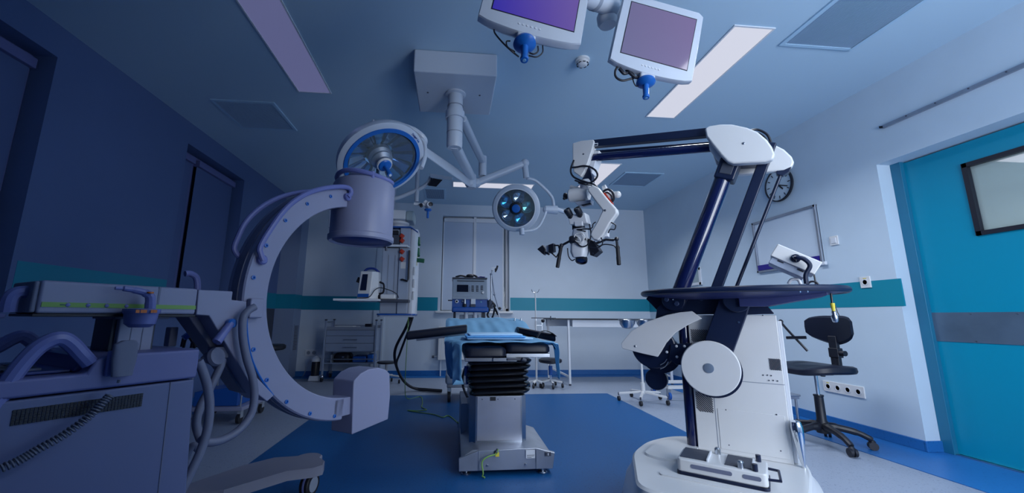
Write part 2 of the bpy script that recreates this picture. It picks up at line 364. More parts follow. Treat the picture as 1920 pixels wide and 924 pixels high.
# door
fz = 1.36
b = MB()
dy0, dy1 = .95, 2.915; dz1 = 2.32
wy0, wy1, wz_0, wz_1 = 1.7, 2.60, 1.56, 2.12
q = W.x(1804, 309, XD); q2 = W.x(1834, 441, XD); wy1 = (q.y+q2.y)/2; wz_1 = q.z; wz_0 = q2.z
for y0, y1, z0, z1 in ((dy0, wy0, .01, dz1), (wy1, dy1, .01, dz1), (wy0, wy1, .01, wz_0), (wy0, wy1, wz_1, dz1)): b.box((XD, y0, z0), (XD+.05, y1, z1))
door = struct('door_1', b, M['door'])
b = MB(); k = .028
for y0, y1, z0, z1 in ((wy0-.01, wy0+k, wz_0, wz_1), (wy1-k, wy1+.004, wz_0-.004, wz_1+.004), (wy0, wy1, wz_0-.004, wz_0+k), (wy0, wy1, wz_1-k, wz_1+.004)): b.box((XD-.012, y0, z0), (XD+.06, y1, z1))
struct('window_frame', b, M['black'], parent=door)
struct('pane', MB().box((XD+.02, wy0, wz_0), (XD+.026, wy1, wz_1)), M['glass_g'] if 'glass_g' in M else M['glass'], parent=door)
q = W.x(1745, 586, XD).z; q2 = W.x(1755, 639, XD).z
struct('kick_plate', MB().box((XD-.004, dy0, q2), (XD+.001, dy1-.0, q)), M['kick'], parent=door)
b = MB()
for y in (dy1-.25, dy1-.5, dy1-.75):
    for z in (q2+.012, q-.012): b.cyl((XD-.007, y, z), (XD-.003, y, z), .004, seg=8)
struct('screw', b, M['steel'], parent=door)
# jamb, threshold, and the corridor seen through the door's window
b = MB(); b.box((XD-.035, 2.912, 0), (XD+.06, yn+.0, zn)); struct('trim_9', b, M['jamb'] if 'jamb' in M else M['stripe'], .003)
struct('trim_10', MB().box((XD-.025, .9, 0), (XD+.06, 2.912, .008)), M['steel'])
b = MB(); b.box((7.4, -.6, -.02), (7.5, 7.5, 3.1)); b.box((XR+.5, 7.0, -.02), (7.5, 7.1, 3.1)); struct('wall_corridor', b, M['ivory']); struct('floor_corridor', MB().box((XR+.5, -.6, -.12), (7.5, 7.1, -.004)), M['floor'])
struct('ceiling_corridor', MB().box((XR+.5, -.6, 2.75), (7.5, 7.1, 2.85)), M['ivory'])
b = MB(); b.box((5.9, 2.45, 2.735), (6.9, 3.66, 2.7495)); t = solo('corridor_light', b, M['lamp'], 'bright ceiling light seen through the window of the teal door', 'ceiling light', base=(6.4, 3.0, 2.74))
area('lamp_corridor', (6.4, 3.05, 2.72), .9, 1.1, 30, (.9, 1, .95))
# door rail
r0 = W.x(1655, 239, XR); r1 = V((XR, 1.0, r0.z-.004))
t = thing('door_rail', 'long thin metal rail on the right wall above the teal door', 'rail', base=(XR, 2.0, r0.z))
part(t, 'track', MB().box((XR-.022, .7, r0.z-.016), (XR, r0.y-.015, r0.z+.012)), M['steel_m'], .002)
part(t, 'end_cap', MB().ext([(XR-.024, r0.y-.018, r0.z-.014), (XR-.001, r0.y-.018, r0.z-.014), (XR-.004, r0.y+.012, r0.z-.003), (XR-.02, r0.y+.012, r0.z-.003)], (0, 0, .02)), M['black'])
b = MB()
for k in range(8): b.cyl((XR-.027, r0.y-.2-k*.2, r0.z), (XR-.02, r0.y-.2-k*.2, r0.z), .005, seg=8)
part(t, 'screw', b, M['dgrey'])
# clock
c = W.x(1463, 347, XR)
t = thing('wall_clock', 'round black-rimmed clock with white face on the right wall', 'clock', base=c)
xx = XR
part(t, 'case', MB().lathe([(.178, 0), (.19, .012), (.19, .032), (.176, .036), (.176, .022), (.0001, .022)], (xx, c.y, c.z), (-1, 0, 0), seg=48), M['black'])
part(t, 'face', MB().lathe([(.176, .0225), (.0001, .0235)], (xx, c.y, c.z), (-1, 0, 0), seg=48), M['clockface'] if 'clockface' in M else M['white'])
b = MB()
for k in range(12):
    a = k*PI/6; ca, sa = math.cos(a), math.sin(a); r0_, r1_ = (.125, .158)
    b.bar((xx-.025, c.y+r0_*sa, c.z+r0_*ca), (xx-.025, c.y+r1_*sa, c.z+r1_*ca), .009, .002, up=(1, 0, 0))
part(t, 'hour_mark', b, M['black'])
def hand(nm, deg, L, w_):
    a = math.radians(deg); b = MB(); b.bar((xx-.027, c.y+.02*math.sin(a), c.z-.02*math.cos(a)), (xx-.027, c.y-L*math.sin(a), c.z+L*math.cos(a)), w_, .002, up=(1, 0, 0)); part(t, nm, b, M['black'])
hand('minute_hand', 112, .13, .012); hand('hour_hand', 138, .085, .016)
# whiteboard
cor = [W.x(u, v, XR) for u, v in ((1412, 419), (1530, 384), (1550, 495), (1425, 511))]
y0 = (cor[1].y+cor[2].y)/2; y1 = (cor[0].y+cor[3].y)/2; z0 = (cor[2].z+cor[3].z)/2; z1 = (cor[0].z+cor[1].z)/2
t = thing('whiteboard', 'framed whiteboard on the right wall below the clock', 'whiteboard', base=(XR, (y0+y1)/2, z0))
part(t, 'board', MB().box((XR-.012, y0, z0), (XR-.002, y1, z1)), M['board'] if 'board' in M else M['white2'])
b = MB()
for a_, c_, e_, g_ in ((y0, y0+.025, z0, z1), (y1-.025, y1, z0, z1), (y0, y1, z0, z0+.025), (y0, y1, z1-.025, z1)): b.box((XR-.03, a_, e_), (XR-.002, c_, g_))
part(t, 'frame', b, M['steel_m'], .003)
part(t, 'pen_strip', MB().box((XR-.036, y0+.03, z0+.025), (XR-.013, y1-.03, z0+.085)), M['purple'])
part(t, 'corner_piece', MB().box((XR-.04, y0-.03, z0-.012), (XR-.01, y0+.03, z0+.02)), M['white2'], .003)
def sockets(name, u, v, n, w_, h_, label, cat, kind='socket', group=None):
    c = W.x(u, v, XR); t = thing(name, label, cat, base=(XR, c.y, c.z), group=group)
    part(t, 'plate', MB().cb((XR-.006, c.y, c.z), (.012, w_, h_)), M['white'], .003)
    for k in range(n):
        yy = c.y+(k-(n-1)/2)*w_/max(1, n)*.98
        if kind == 'socket':
            b = MB(); b.lathe([(.024, .012), (.027, .016), (.021, .016), (.019, .005), (.0001, .005)], (XR, yy, c.z), (-1, 0, 0), seg=24); s = part(t, 'socket', b, M['white2'])
            b = MB()
            for d in (-.0095, .0095): b.cyl((XR-.008, yy+d, c.z), (XR-.004, yy+d, c.z), .0035, seg=8)
            part(s, 'pin_hole', b, M['black'])
            b = MB().box((XR-.0135, yy-.016, c.z+.030), (XR-.012, yy+.012, c.z+.036)); 
            if k == n-1 or n == 1: part(t, 'sticker', b, M['yellow'])
        else:
            part(t, 'switch', MB().cb((XR-.014, c.y, c.z), (.008, w_*.6, h_*.6)), M['white2'], .002)
sockets('power_socket', 1624, 529, 1, .09, .10, 'single white socket on the teal stripe of the right wall', 'power socket')
sockets('socket_strip', 1582, 729, 4, .40, .10, 'strip of four white sockets low on right wall behind the black chair', 'power socket')
sockets('light_switch', 1565, 451, 1, .085, .09, 'small white light switch right of the whiteboard', 'light switch', 'switch')
# intercom panel behind the microscope arm
q0 = W.x(1288, 505, XR)
c = W.x(1303, 519, XR)
t = thing('wall_hatch', 'pale framed wall hatch seen between the microscope arms on right wall', 'hatch', base=(XR, c.y, c.z))
b = MB(); hy, hz = .17, .13
for a_, c_, e_, g_ in ((-hy, -hy+.05, -hz, hz), (hy-.05, hy, -hz, hz), (-hy, hy, -hz, -hz+.04), (-hy, hy, hz-.04, hz)): b.box((XR-.02, c.y+a_, c.z+e_), (XR, c.y+c_, c.z+g_))
part(t, 'frame', b, M['white2'], .003); part(t, 'panel', MB().box((XR-.006, c.y-hy+.05, c.z-hz+.04), (XR-.001, c.y+hy-.05, c.z+hz-.04)), M['ivory'])
# ventilation grille low in the back left corner
c = V((XL+.3, YB-.16, .62))
gr = thing('wall_grille', 'narrow louvred grille low on the corner boxing at the back left', 'vent grille', base=(XL+.3, YB-.16, .62))
b = MB(); b.box((XL+.3, YB-.26, .42), (XL+.308, YB-.06, .86)); part(gr, 'frame', b, M['mid_wall'])
b = MB()
for k in range(16): b.box((XL+.308, YB-.235, .445+k*.025), (XL+.313, YB-.085, .456+k*.025))
part(gr, 'louvre', b, M['dgrey'])
# ================================================================== SURGICAL MICROSCOPE
SC = Fr((1.434, 2.351), (.769, -.639))
def P(u, v, b=0): return SC.p(u, v, b)
def poly(pts, b): return [P(u, v, b) for u, v in pts]
def plate(mb, pts, b, th, r=0):
    q = poly(pts, b); q = rpoly(q, r) if r else q
    return mb.ext(q, (0, th, 0))
ms = thing('surgical_microscope', 'large white and navy surgical microscope on a wide base in the right foreground', 'microscope', SC, (.15, .0, 0))
# base
def outl(z, g): return [V((x, y, z)) for x, y in g]
o0 = [(-.30, -.28), (-.285, -.02), (-.19, .19), (-.07, .27), (.36, .29), (.49, .16), (.51, -.06), (.49, -.34), (.44, -.74), (-.15, -.76)]
def off(o, d, z):
    c = V((.1, -.25)); return [V((c.x+(x-c.x)*(1+d), c.y+(y-c.y)*(1+d), z)) for x, y in o]
def rp(o, d, z): return rpoly(off(o, d, z), .09, 5)
b = MB(); b.loft([rp(o0, .16, .03), rp(o0, .15, .07), rp(o0, .09, .17), rp(o0, .03, .205), rp(o0, .01, .225), rp(o0, -.005, .252), rp(o0, -.03, .262)])
bs = part(ms, 'base', b, M['white'])
b = MB(); sh = [(-.24, -.30), (-.23, -.06), (-.14, .10), (.0, .15), (.0, -.25), (-.12, -.34)]; b.loft([rpoly([V((x, y, .258)) for x, y in sh], .05), rpoly([V((x*.97, y*.97, .272)) for x, y in sh], .05)])
part(bs, 'raised_rim', b, M['white'])
b = MB(); b.loft([rrect(.50, .03, .014, cx=.17, cy=-.50) and [V((x, y, z)) for x, y in rrect(.52, .05, .02, cx=.16, cy=-.52)] for z in (.255, .268)]); part(bs, 'front_step', b, M['white'])
for x, y in ((-.16, -.55), (.40, -.55), (-.16, .1), (.40, .12)):
    c = MB(); c.cyl((x-.02, y, .0505), (x+.02, y, .0505), .05, seg=16); part(ms, 'castor', c, M['rubber'])
# cabinet
b = MB(); b.box((0, 0, .262), (.442, .25, 1.02)); cab = part(ms, 'cabinet', b, M['white'], .004)
b = MB(); b.box((.442, .012, .268), (.462, .24, .99)); part(cab, 'side_cover', b, M['white2'], .004)
b = MB()
zs = P(1430, 718).z; zl = P(1430, 775).z; xs = P(1343, 790).x
b.box((xs, -.0012, zs-.0015), (.442, .001, zs+.0015)); b.box((xs-.0015, -.0012, .27), (xs+.0015, .001, zs+.1))
part(cab, 'seam', b, M['grey'])
b = MB(); b.box((xs+.012, -.0025, .285), (.425, .001, zl)); part(cab, 'lower_panel', b, M['white'], .001)
def hatch(pts, n, th=.0035):
    b = MB(); q = poly(pts, -.001); x0 = min(c.x for c in q); x1 = max(c.x for c in q); z0 = min(c.z for c in q); z1 = max(c.z for c in q)
    w_ = x1-x0; h_ = z1-z0
    for k in range(-n, n):
        s0 = x0+k*w_/n; pa = V((s0, -.0015, z1)); pb = V((s0+h_, -.0015, z0))     # 45 degree slot
        t0 = max(0, (x0-s0)/h_); t1 = min(1, (x1-s0)/h_)
        if t1-t0 > .06: b.bar(pa+(pb-pa)*t0, pa+(pb-pa)*t1, .003, th, up=(.7, 0, .7))
    part(cab, 'vent', b, M['black'])
hatch([(1297, 618), (1327, 618), (1327, 640), (1297, 640)], 8); hatch([(1307, 737), (1335, 737), (1335, 770), (1307, 770)], 7); hatch([(1444, 673), (1463, 673), (1463, 693), (1444, 693)], 6, .003)
for u, v in ((1431, 703), (1439, 703), (1446, 704), (1442, 713), (1450, 713), (1458, 714), (1361, 768), (1456, 777), (1464, 845), (1367, 834), (1430, 591)):
    q = P(u, v); part(cab, 'screw', MB().cyl((q.x, -.003, q.z), (q.x, .001, q.z), .0035, seg=8), M['dgrey'])
# navy column beside the cabinet
b = MB(); b.cyl((-.03, .035, .262), (-.03, .035, 1.06), .032, seg=24); part(ms, 'column', b, M['navygloss'])
part(ms, 'column_rail', MB().box((-.055, .06, .262), (-.005, .10, 1.04)), M['navy'], .004)
b = MB(); b.cyl((.475, .02, .90), (.56, .0, .905), .008); b.tube([P(1463, 603, .05), P(1480, 622, .03), P(1500, 643, .02), P(1514, 658, .02)], .006); b.sph(P(1464, 603, .05), .012); part(ms, 'brake_cable', b, M['black'])
# casting under the tray
b = MB(); plate(b, [(1211, 560), (1222, 548), (1395, 540), (1420, 555), (1452, 588), (1232, 589), (1231, 581)], .0, .25); part(ms, 'arm_carrier', b, M['navy'], .004)
b = MB(); plate(b, [(1409, 560), (1424, 556), (1452, 588), (1400, 590)], -.015, .02); part(ms, 'side_plate', b, M['navy'], .003); b = MB(); plate(b, [(1232, 577), (1262, 545), (1290, 560), (1262, 610), (1225, 622)], -.035, .03); part(ms, 'side_plate', b, M['navy'], .003)
def disc(name, u, v, r, b0, th, m, bev=.003, seg=48, par=None):
    q = P(u, v, b0); o = part(par or ms, name, MB().lathe([(r-.004, 0), (r, .004), (r, th-.002), (r-.003, th)], q, (0, 1, 0), seg=seg), m); return o
d = disc('pivot_disc', 1262, 562, .066, -.06, .03, M['navy'])
for u, v in ((1249, 561), (1264, 552), (1268, 569)): disc('bolt', u, v, .015, -.068, .012, M['grey_n'], par=d, seg=16)
disc('pivot_centre', 1261.5, 561, .005, -.07, .012, M['chrome'], par=d, seg=10)
disc('bolt', 1314, 560, .013, -.01, .012, M['grey_n'], seg=16)
d = disc('pivot_disc', 1381, 562, .068, -.10, .04, M['navy'])
# lower arm and white balance disc
q0, q1 = P(1379, 563, -.045), P(1333, 690, -.045)
b = MB(); b.bar(q0, q1, .15, .06, up=(0, 1, 0)); lw = part(ms, 'lower_arm', b, M['navy'], .006)
q = P(1385, 604, -.078); part(lw, 'screw', MB().cyl(q, q+V((0, .01, 0)), .006, seg=12), M['chrome'])
q = P(1331, 690, -.13); b = MB(); b.lathe([(.143, 0), (.1475, .004), (.1475, .028), (.143, .034)], q, (0, 1, 0), seg=64); wd = part(ms, 'balance_disc', b, M['white'])
q = P(1329, 690, -.131); part(wd, 'hub_cap', MB().lathe([(.026, .006), (.026, -.003), (.022, -.004), (.0001, -.004)], q, (0, 1, 0), seg=32), M['hubcap'])
b = MB(); b.lathe([(.147, 0), (.147, .02)], P(1335, 694, -.095), (0, 1, 0), seg=48); part(wd, 'backing_ring', b, M['navy'])
# counterweight quadrant with white fin
b = MB(); b.lathe([(.125, 0), (.13, .004), (.13, .03)], P(1224, 650, -.035), (0, 1, 0), seg=48); cw = part(ms, 'counterweight', b, M['navy'])
b = MB(); b.lathe([(.12, 0), (.12, .03)], P(1237, 662, .0), (0, 1, 0), seg=48); part(cw, 'rear_disc', b, M['navy'])
b = MB(); b.lathe([(.062, 0), (.065, .004), (.065, .04)], P(1230, 711, .02), (0, 1, 0), seg=40); part(ms, 'lower_weight', b, M['navy'])
b = MB(); plate(b, [(1165, 650), (1165, 643), (1184, 620), (1212, 603), (1250, 590), (1275, 585), (1297, 583), (1316, 597), (1290, 609), (1266, 624), (1249, 643), (1239, 660), (1233, 669), (1205, 663), (1178, 656), (1168, 654)], -.075, .018); fin = part(ms, 'fin_cover', b, M['white'], .004)
disc('screw', 1190.5, 649, .009, -.078, .006, M['steel'], par=fin, seg=12)
b = MB(); plate(b, [(1258, 645), (1295, 643), (1295, 684), (1268, 684), (1254, 672)], -.05, .05); lk = part(ms, 'link_plate', b, M['navy'], .003)
for u, v in ((1268, 649), (1283, 649), (1269, 669), (1250, 660)): disc('bolt', u, v, .008, -.055, .008, M['white2'], par=lk, seg=12)
b = MB(); b.tube([P(1238, 684, -.045), P(1246, 679, -.045), P(1250, 673, -.045)], .003); b.tube([P(1238, 691, -.045), P(1247, 687, -.045), P(1253, 678, -.045)], .003); part(lk, 'cable', b, M['steel'])
# tray
N = 40; ring = []
zt = 1.150
for k in range(N):
    a = 2*PI*k/N; ca, sa = math.cos(a), math.sin(a)
    x = .255+.50*(abs(ca)**.85)*(1 if ca > 0 else -1); y = .03+.33*(abs(sa)**.9)*(1 if sa > 0 else -1); ring.append(V((x, y, zt+.0*sa)))
b = MB(); b.tube(ring, .017, seg=10, closed=True, n=2); tr = part(ms, 'tray_rail', b, M['navy'])
b = MB(); b.loft([[V((.255+(p_.x-.255)*k, .03+(p_.y-.03)*k, z_)) for p_ in ring] for k, z_ in ((.55, zt-.040), (.85, zt-.022), (.985, zt-.010), (.90, zt-.004))]); part(tr, 'tray_plate', b, M['navy2'])
b = MB(); b.ext([V((.28, -.12, 1.065)), V((.40, -.12, 1.065)), V((.66, -.12, 1.118)), V((.66, -.12, 1.135)), V((.28, -.12, 1.135))], (0, .25, 0)); part(tr, 'underside_bracket', b, M['navy2'], .004)
b = MB(); q = P(1493, 555, -.1); b.cb(q, (.04, .03, .02)); b.cyl(q, q+V((0, 0, .05)), .006); part(tr, 'clamp', b, M['black'])
b = MB()
for u, v in ((1500, 547), (1514, 546.5)): q = P(u, v, -.29); b.sph(q, .005, seg=8)
part(tr, 'rivet', b, M['chrome'])
# rising arm: gloss tube, bracket, flat bar and thin rod
qa, qb = P(1276, 545, 0), P(1362, 318, 0)
b = MB(); b.cyl(qa, qb, .047, seg=28); part(ms, 'gas_spring_tube', b, M['navygloss'])
q = P(1364, 322, 0); b = MB(); dr = (qb-qa).normalized(); b.bar(q-dr*.06, q+dr*.07, .11, .11, up=(0, 1, 0)); br = part(ms, 'tube_bracket', b, M['navy'], .01)
b = MB(); b.bar(q-dr*.03+V((0, -.057, 0)), q+dr*.035+V((0, -.057, 0)), .065, .006, up=(0, 1, 0)); part(br, 'bracket_inset', b, M['dgrey'], .003)
qa, qb = P(1342, 545, 0), P(1432, 305, 0)
b = MB(); b.bar(qa, qb+(qb-qa)*.15, .056, .05, up=(0, 1, 0)); part(ms, 'support_bar', b, M['navy'], .006)
qa, qb = P(1378, 545, .14), P(1466, 322, .14)
b = MB(); b.cyl(qa, qb, .010, seg=12); part(ms, 'link_rod', b, M['navy'])
# elbow
pf = [(1321, 240), (1330, 235), (1350, 232), (1372, 232), (1400, 238), (1420, 246), (1438, 261), (1448, 275), (1453, 288), (1450, 298), (1436, 303), (1405, 305), (1375, 307), (1364, 303), (1352, 291), (1335, 270), (1324, 256)]
b = MB(); plate(b, pf, -.10, .055); el = part(ms, 'elbow_cover', b, M['white'], .012)
disc('screw', 1394, 268, .008, -.105, .01, M['steel'], par=el, seg=12)
b = MB(); plate(b, [(u+(1390-u)*.12, v+(268-v)*.12) for u, v in pf], -.05, .16); part(ms, 'elbow_core', b, M['navy'], .005)
b = MB(); plate(b, [(1328, 262), (1345, 280), (1362, 298), (1375, 303), (1380, 312), (1360, 309), (1345, 300), (1330, 280)], -.04, .02); part(el, 'elbow_lip', b, M['white2'], .005)
pr = [(1335, 285), (1350, 240), (1395, 238), (1440, 264), (1470, 279), (1485, 293), (1489, 303), (1486, 312), (1470, 319), (1440, 322), (1390, 327), (1360, 325), (1343, 308)]
b = MB(); plate(b, pr, .12, .05); part(ms, 'elbow_cover', b, M['white'], .012)
b = MB(); plate(b, [(1456, 318), (1484, 312), (1480, 322), (1468, 329), (1456, 327)], .125, .04); part(ms, 'rod_joint', b, M['navy'], .003)
b = MB(); b.tube([P(1402, 246, .03), P(1420, 243, .05), P(1438, 252, .05), P(1446, 268, .05)], .007); b.tube([P(1402, 250, .06), P(1418, 248, .08), P(1432, 256, .08), P(1441, 268, .08)], .005); part(ms, 'cable', b, M['black'])
# boom
b = MB(); b.bar(P(1340, 248, -.02), P(1108, 271, -.02), .052, .05, up=(0, 1, 0)); bm_ = part(ms, 'boom_bar', b, M['navy'], .004)
q0 = P(1112, 271.5, -.047); q1 = P(1121, 270.5, -.047); b = MB(); b.bar(q0, q1, .022, .003, up=(0, 1, 0)); bb = part(bm_, 'end_label', b, M['white2']); b = MB(); q0 = P(1115, 271.5, -.05); q1 = P(1120, 271, -.05); b.bar(q0, q1, .01, .003, up=(0, 1, 0)); part(bm_, 'label_mark', b, M['navy'])
b = MB(); b.cyl(P(1340, 276, .0), P(1108, 296, .0), .028, seg=24); part(ms, 'boom_tube', b, M['navygloss'])
b = MB(); b.bar(P(1340, 269, .06), P(1108, 286, .06), .02, .03, up=(0, 1, 0)); part(ms, 'boom_bar', b, M['navy'], .003)
# boom end and hanging head
b = MB(); plate(b, [(1073, 268), (1090, 263), (1112, 261), (1114, 265), (1109, 285), (1102, 305), (1095, 322), (1088, 331), (1075, 322), (1073, 300)], -.06, .045); ec = part(ms, 'boom_end_cover', b, M['white'], .008)
disc('screw', 1093.5, 288.5, .008, -.063, .008, M['dgrey'], par=ec, seg=12)
b = MB(); plate(b, [(1108, 282), (1124, 282), (1118, 300), (1110, 325), (1098, 326)], -.01, .1); plate(b, [(1076, 275), (1110, 268), (1104, 300), (1090, 326), (1080, 320)], -.02, .1); part(ms, 'boom_end_block', b, M['white2'], .006)
b = MB(); plate(b, [(1104, 308), (1110, 332), (1109, 345), (1086, 343), (1095, 330)], -.03, .06); part(ms, 'yaw_bracket', b, M['navy'], .004)
b = MB(); q = P(1100, 342, 0); b.lathe([(.045, 0), (.05, .02), (.05, .06), (.04, .08)], q-V((0, 0, .065)), (0, 0, 1)); part(ms, 'yaw_joint', b, M['white2'])
for pts, r in (([(1076, 300), (1070, 318), (1074, 330), (1086, 337), (1098, 341), (1112, 345)], .007), ([(1072, 314), (1082, 313), (1094, 311), (1106, 313), (1117, 320), (1120, 330), (1112, 340), (1100, 344)], .007), ([(1078, 338), (1090, 342), (1104, 343), (1114, 346), (1124, 356), (1131, 362)], .006), ([(1084, 343), (1098, 346), (1110, 348), (1120, 357), (1128, 366)], .004)):
    b = MB(); b.tube([P(u, v, -.07) for u, v in pts], r, seg=8); part(ms, 'cable', b, M['black'])
b = MB(); q = P(1085, 367, 0); b.lathe([(.044, 0), (.052, .01), (.052, .13), (.045, .15)], P(1068, 367, .0), (1, 0, -.06)); b.cyl(P(1070, 350, 0), P(1090, 356, 0), .014); hb = part(ms, 'tilt_housing', b, M['white'])
b = MB(); plate(b, [(1076, 378), (1108, 374), (1107, 382), (1085, 386)], -.03, .06); part(hb, 'underside_cover', b, M['pend'], .004)
b = MB(); plate(b, [(1089, 384), (1107, 380), (1108, 382), (1092, 386)], -.055, .02); part(hb, 'tilt_slot', b, M['black'])
b = MB(); b.lathe([(.014, 0), (.025, .008), (.025, .022), (.015, .03)], P(1064, 367, -.01), (-1, 0, 0), seg=16); b.sph(P(1058, 372, -.02), .012, seg=10); part(hb, 'tilt_knob', b, M['black'])
b = MB(); plate(b, [(1101, 357), (1103, 350), (1112, 346), (1122, 352), (1140, 374), (1155, 391), (1157, 399), (1142, 420), (1131, 440), (1121, 451), (1112, 449), (1106, 441), (1108, 433), (1120, 413), (1129, 394), (1115, 376)], -.10, .06); ja = part(ms, 'cranked_arm', b, M['white'], .012)
disc('screw', 1134, 394, .008, -.105, .01, M['dgrey'], par=ja, seg=12)
b = MB(); b.cyl(P(1132, 356, .02), P(1138, 353, .02), .03); b.cyl(P(1136, 366, .03), P(1158, 365, .03), .024); b.sph(P(1158, 365, .03), .025); part(ms, 'rear_actuator', b, M['white'])
b = MB(); plate(b, [(1130, 362), (1134, 361), (1148, 380), (1146, 382)], -.08, .04); part(ms, 'warning_strip', b, M['red'])
for pts, r in (([(1131, 359), (1139, 355), (1148, 360), (1151, 372), (1146, 380)], .008), ([(1132, 363), (1139, 361), (1146, 367), (1147, 378)], .006)):
    b = MB(); b.tube([P(u, v, -.05) for u, v in pts], r, seg=8); part(ms, 'cable', b, M['black'])
# optics
q = P(1088, 455, -.02); b = MB()
b.loft([[V((q.x+x*s, q.y+y*s+dy, z_)) for x, y in rrect(1, 1, .25)] for s, z_, dy in ((.085, P(1090, 484, 0).z, -.02), (.115, P(1090, 474, 0).z, -.015), (.12, P(1090, 460, 0).z, 0), (.10, P(1090, 442, 0).z, 0), (.09, P(1090, 430, 0).z, .01))]); ob = part(ms, 'optics_body', b, M['white2'])
q = P(1090, 489, -.03); b = MB(); b.lathe([(.036, .03), (.042, .022), (.042, -.002), (.034, -.006), (.032, .006), (.0001, .006)], q, (-.10, .55, 1), seg=32); ln = part(ms, 'objective_lens', b, M['black'])
b = MB(); b.lathe([(.030, .003), (.0001, .0)], q, (-.10, .55, 1), seg=24); part(ln, 'lens_glass', b, M['navygloss'])
b = MB(); b.tube([P(1078, 440, -.085), P(1090, 437, -.085), P(1096, 444, -.085), P(1090, 454, -.085), P(1079, 451, -.085)], .004, closed=True, seg=8); b.tube([P(1078, 441, -.085), P(1086, 446, -.085), P(1088, 452, -.085)], .003); part(ob, 'wire_guard', b, M['white'])
b = MB(); b.cb(P(1085, 427, 0), (.075, .07, .034)); b.cb(P(1085, 420, 0), (.06, .05, .03)); part(ms, 'tube_mount', b, M['black'], .004)
b = MB(); plate(b, [(1064, 404), (1096, 398), (1101, 418), (1068, 421)], -.07, .09); plate(b, [(1076, 415), (1092, 414), (1092, 423), (1077, 424)], -.075, .03); bi = part(ms, 'binocular_body', b, M['white2'], .006)
for u0, v0, u1, v1 in ((1072, 408, 1062, 392), (1090, 406, 1081, 389.5)):
    q0, q1 = P(u0, v0, -.05), P(u1, v1, -.10); ax = (q1-q0).normalized(); b = MB(); b.lathe([(.023, 0), (.024, .02), (.021, .022), (.024, .03), (.026, .065), (.024, .075), (.016, .076), (.014, .07), (.0001, .07)], q0, ax, seg=20); ey = part(ms, 'eyepiece', b, M['black'])
    b = MB(); b.lathe([(.014, .071), (.0001, .073)], q0, ax, seg=16); part(ey, 'eyepiece_lens', b, M['chrome'])
# motor block and rear knobs
b = MB(); plate(b, [(1101, 446), (1113, 452), (1124, 470), (1112, 480), (1106, 478)], -.04, .08); part(ms, 'motor_block', b, M['black'], .004)
b = MB(); b.cyl(P(1116, 468, .0), P(1121, 465, -.02), .013); b.cyl(P(1118, 472, -.02), P(1112, 476, -.03), .012); part(ms, 'focus_knob', b, M['grey_n'])
b = MB(); b.cb(P(1128, 441, .0), (.05, .05, .03)); b.cb(P(1138, 440, .01), (.025, .04, .035)); b.cyl(P(1122, 452, 0), P(1132, 436, 0), .012); part(ms, 'side_block', b, M['white2'], .004)
# handles
def grip(pts_arm, g0, g1, b_, r=.013):
    h = thing  # noqa
    b = MB(); b.tube([P(u, v, b_) for u, v in pts_arm], .009, seg=8, smooth=False); 
    q0, q1 = P(*g0, b_), P(*g1, b_); d_ = (q1-q0).normalized(); L = (q1-q0).length
    b.sph(P(*pts_arm[-2], b_), .016, seg=10)
    hn = part(ms, 'handle', b, M['black'])
    b = MB(); b.lathe([(r*.8, -.012), (r*1.15, 0), (r, .012), (r, L*.5), (r*1.1, L*.55), (r*1.05, L-.004), (r*.7, L)], q0, d_, seg=16); part(hn, 'grip', b, M['rubber'])
grip([(1118, 456), (1136, 449), (1150, 450), (1156, 448), (1158, 466)], (1158, 464), (1160.5, 497), -.01)
grip([(1098, 448), (1068, 452), (1053, 460), (1052, 464)], (1052, 462), (1045, 502), -.06)
b = MB(); b.lathe([(.024, 0), (.03, .01), (.03, .05), (.024, .06)], P(1068, 450, -.07), (1, .2, 0), seg=20); part(ms, 'handle_hub', b, M['black'])
b = MB(); plate(b, [(1028, 459), (1037, 456), (1038, 471), (1029, 474)], -.06, .04); b.tube([P(1032, 472, -.04), P(1043, 482, -.04), P(1050, 470, -.04), P(1047, 460, -.04), P(1038, 460, -.04)], .006, smooth=False); part(ms, 'camera_mount', b, M['black'])
b = MB(); plate(b, [(1007, 467), (1017, 459), (1022, 467), (1020, 478), (1016, 475)], -.06, .03); b.bar(P(1018, 470, -.05), P(1030, 477, -.05), .014, .014); part(ms, 'foot_switch_camera', b, M['black'], .002)
b = MB(); plate(b, [(1019, 462), (1029, 458), (1028, 476), (1022, 477)], -.045, .02); part(ms, 'assistant_tube', b, M['white2'], .003)
for pts, r in (([(1098, 434), (1090, 432), (1082, 430), (1108, 428), (1112, 420), (1117, 416)], .004), ([(1114, 452), (1122, 461), (1134, 458), (1150, 460), (1155, 465)], .004), ([(1064, 465), (1066, 480), (1072, 488), (1078, 486)], .004), ([(1105, 420), (1108, 440), (1102, 458), (1090, 462), (1078, 452)], .005), ([(1146, 417), (1154, 422), (1152, 430), (1144, 430), (1140, 437)], .004), ([(1126, 443), (1130, 455), (1122, 464), (1104, 464)], .004), ([(1088, 430), (1098, 429), (1108, 430)], .005)):
    b = MB(); b.tube([P(u, v, -.09) for u, v in pts], r, seg=8); part(ms, 'cable', b, M['black'])
# chrome brake handle at the right of the cabinet
q0, q1 = P(1491, 788, -.02), P(1510, 888, -.02); ax = (q1-q0).normalized(); L = (q1-q0).length
b = MB(); b.lathe([(.012, 0), (.022, .006), (.027, .03), (.027, .06), (.022, L*.45), (.013, L*.75), (.008, L*.86), (.008, L*.93), (.012, L*.95), (.011, L)], q0, ax, seg=28); part(ms, 'brake_handle', b, M['chrome'])
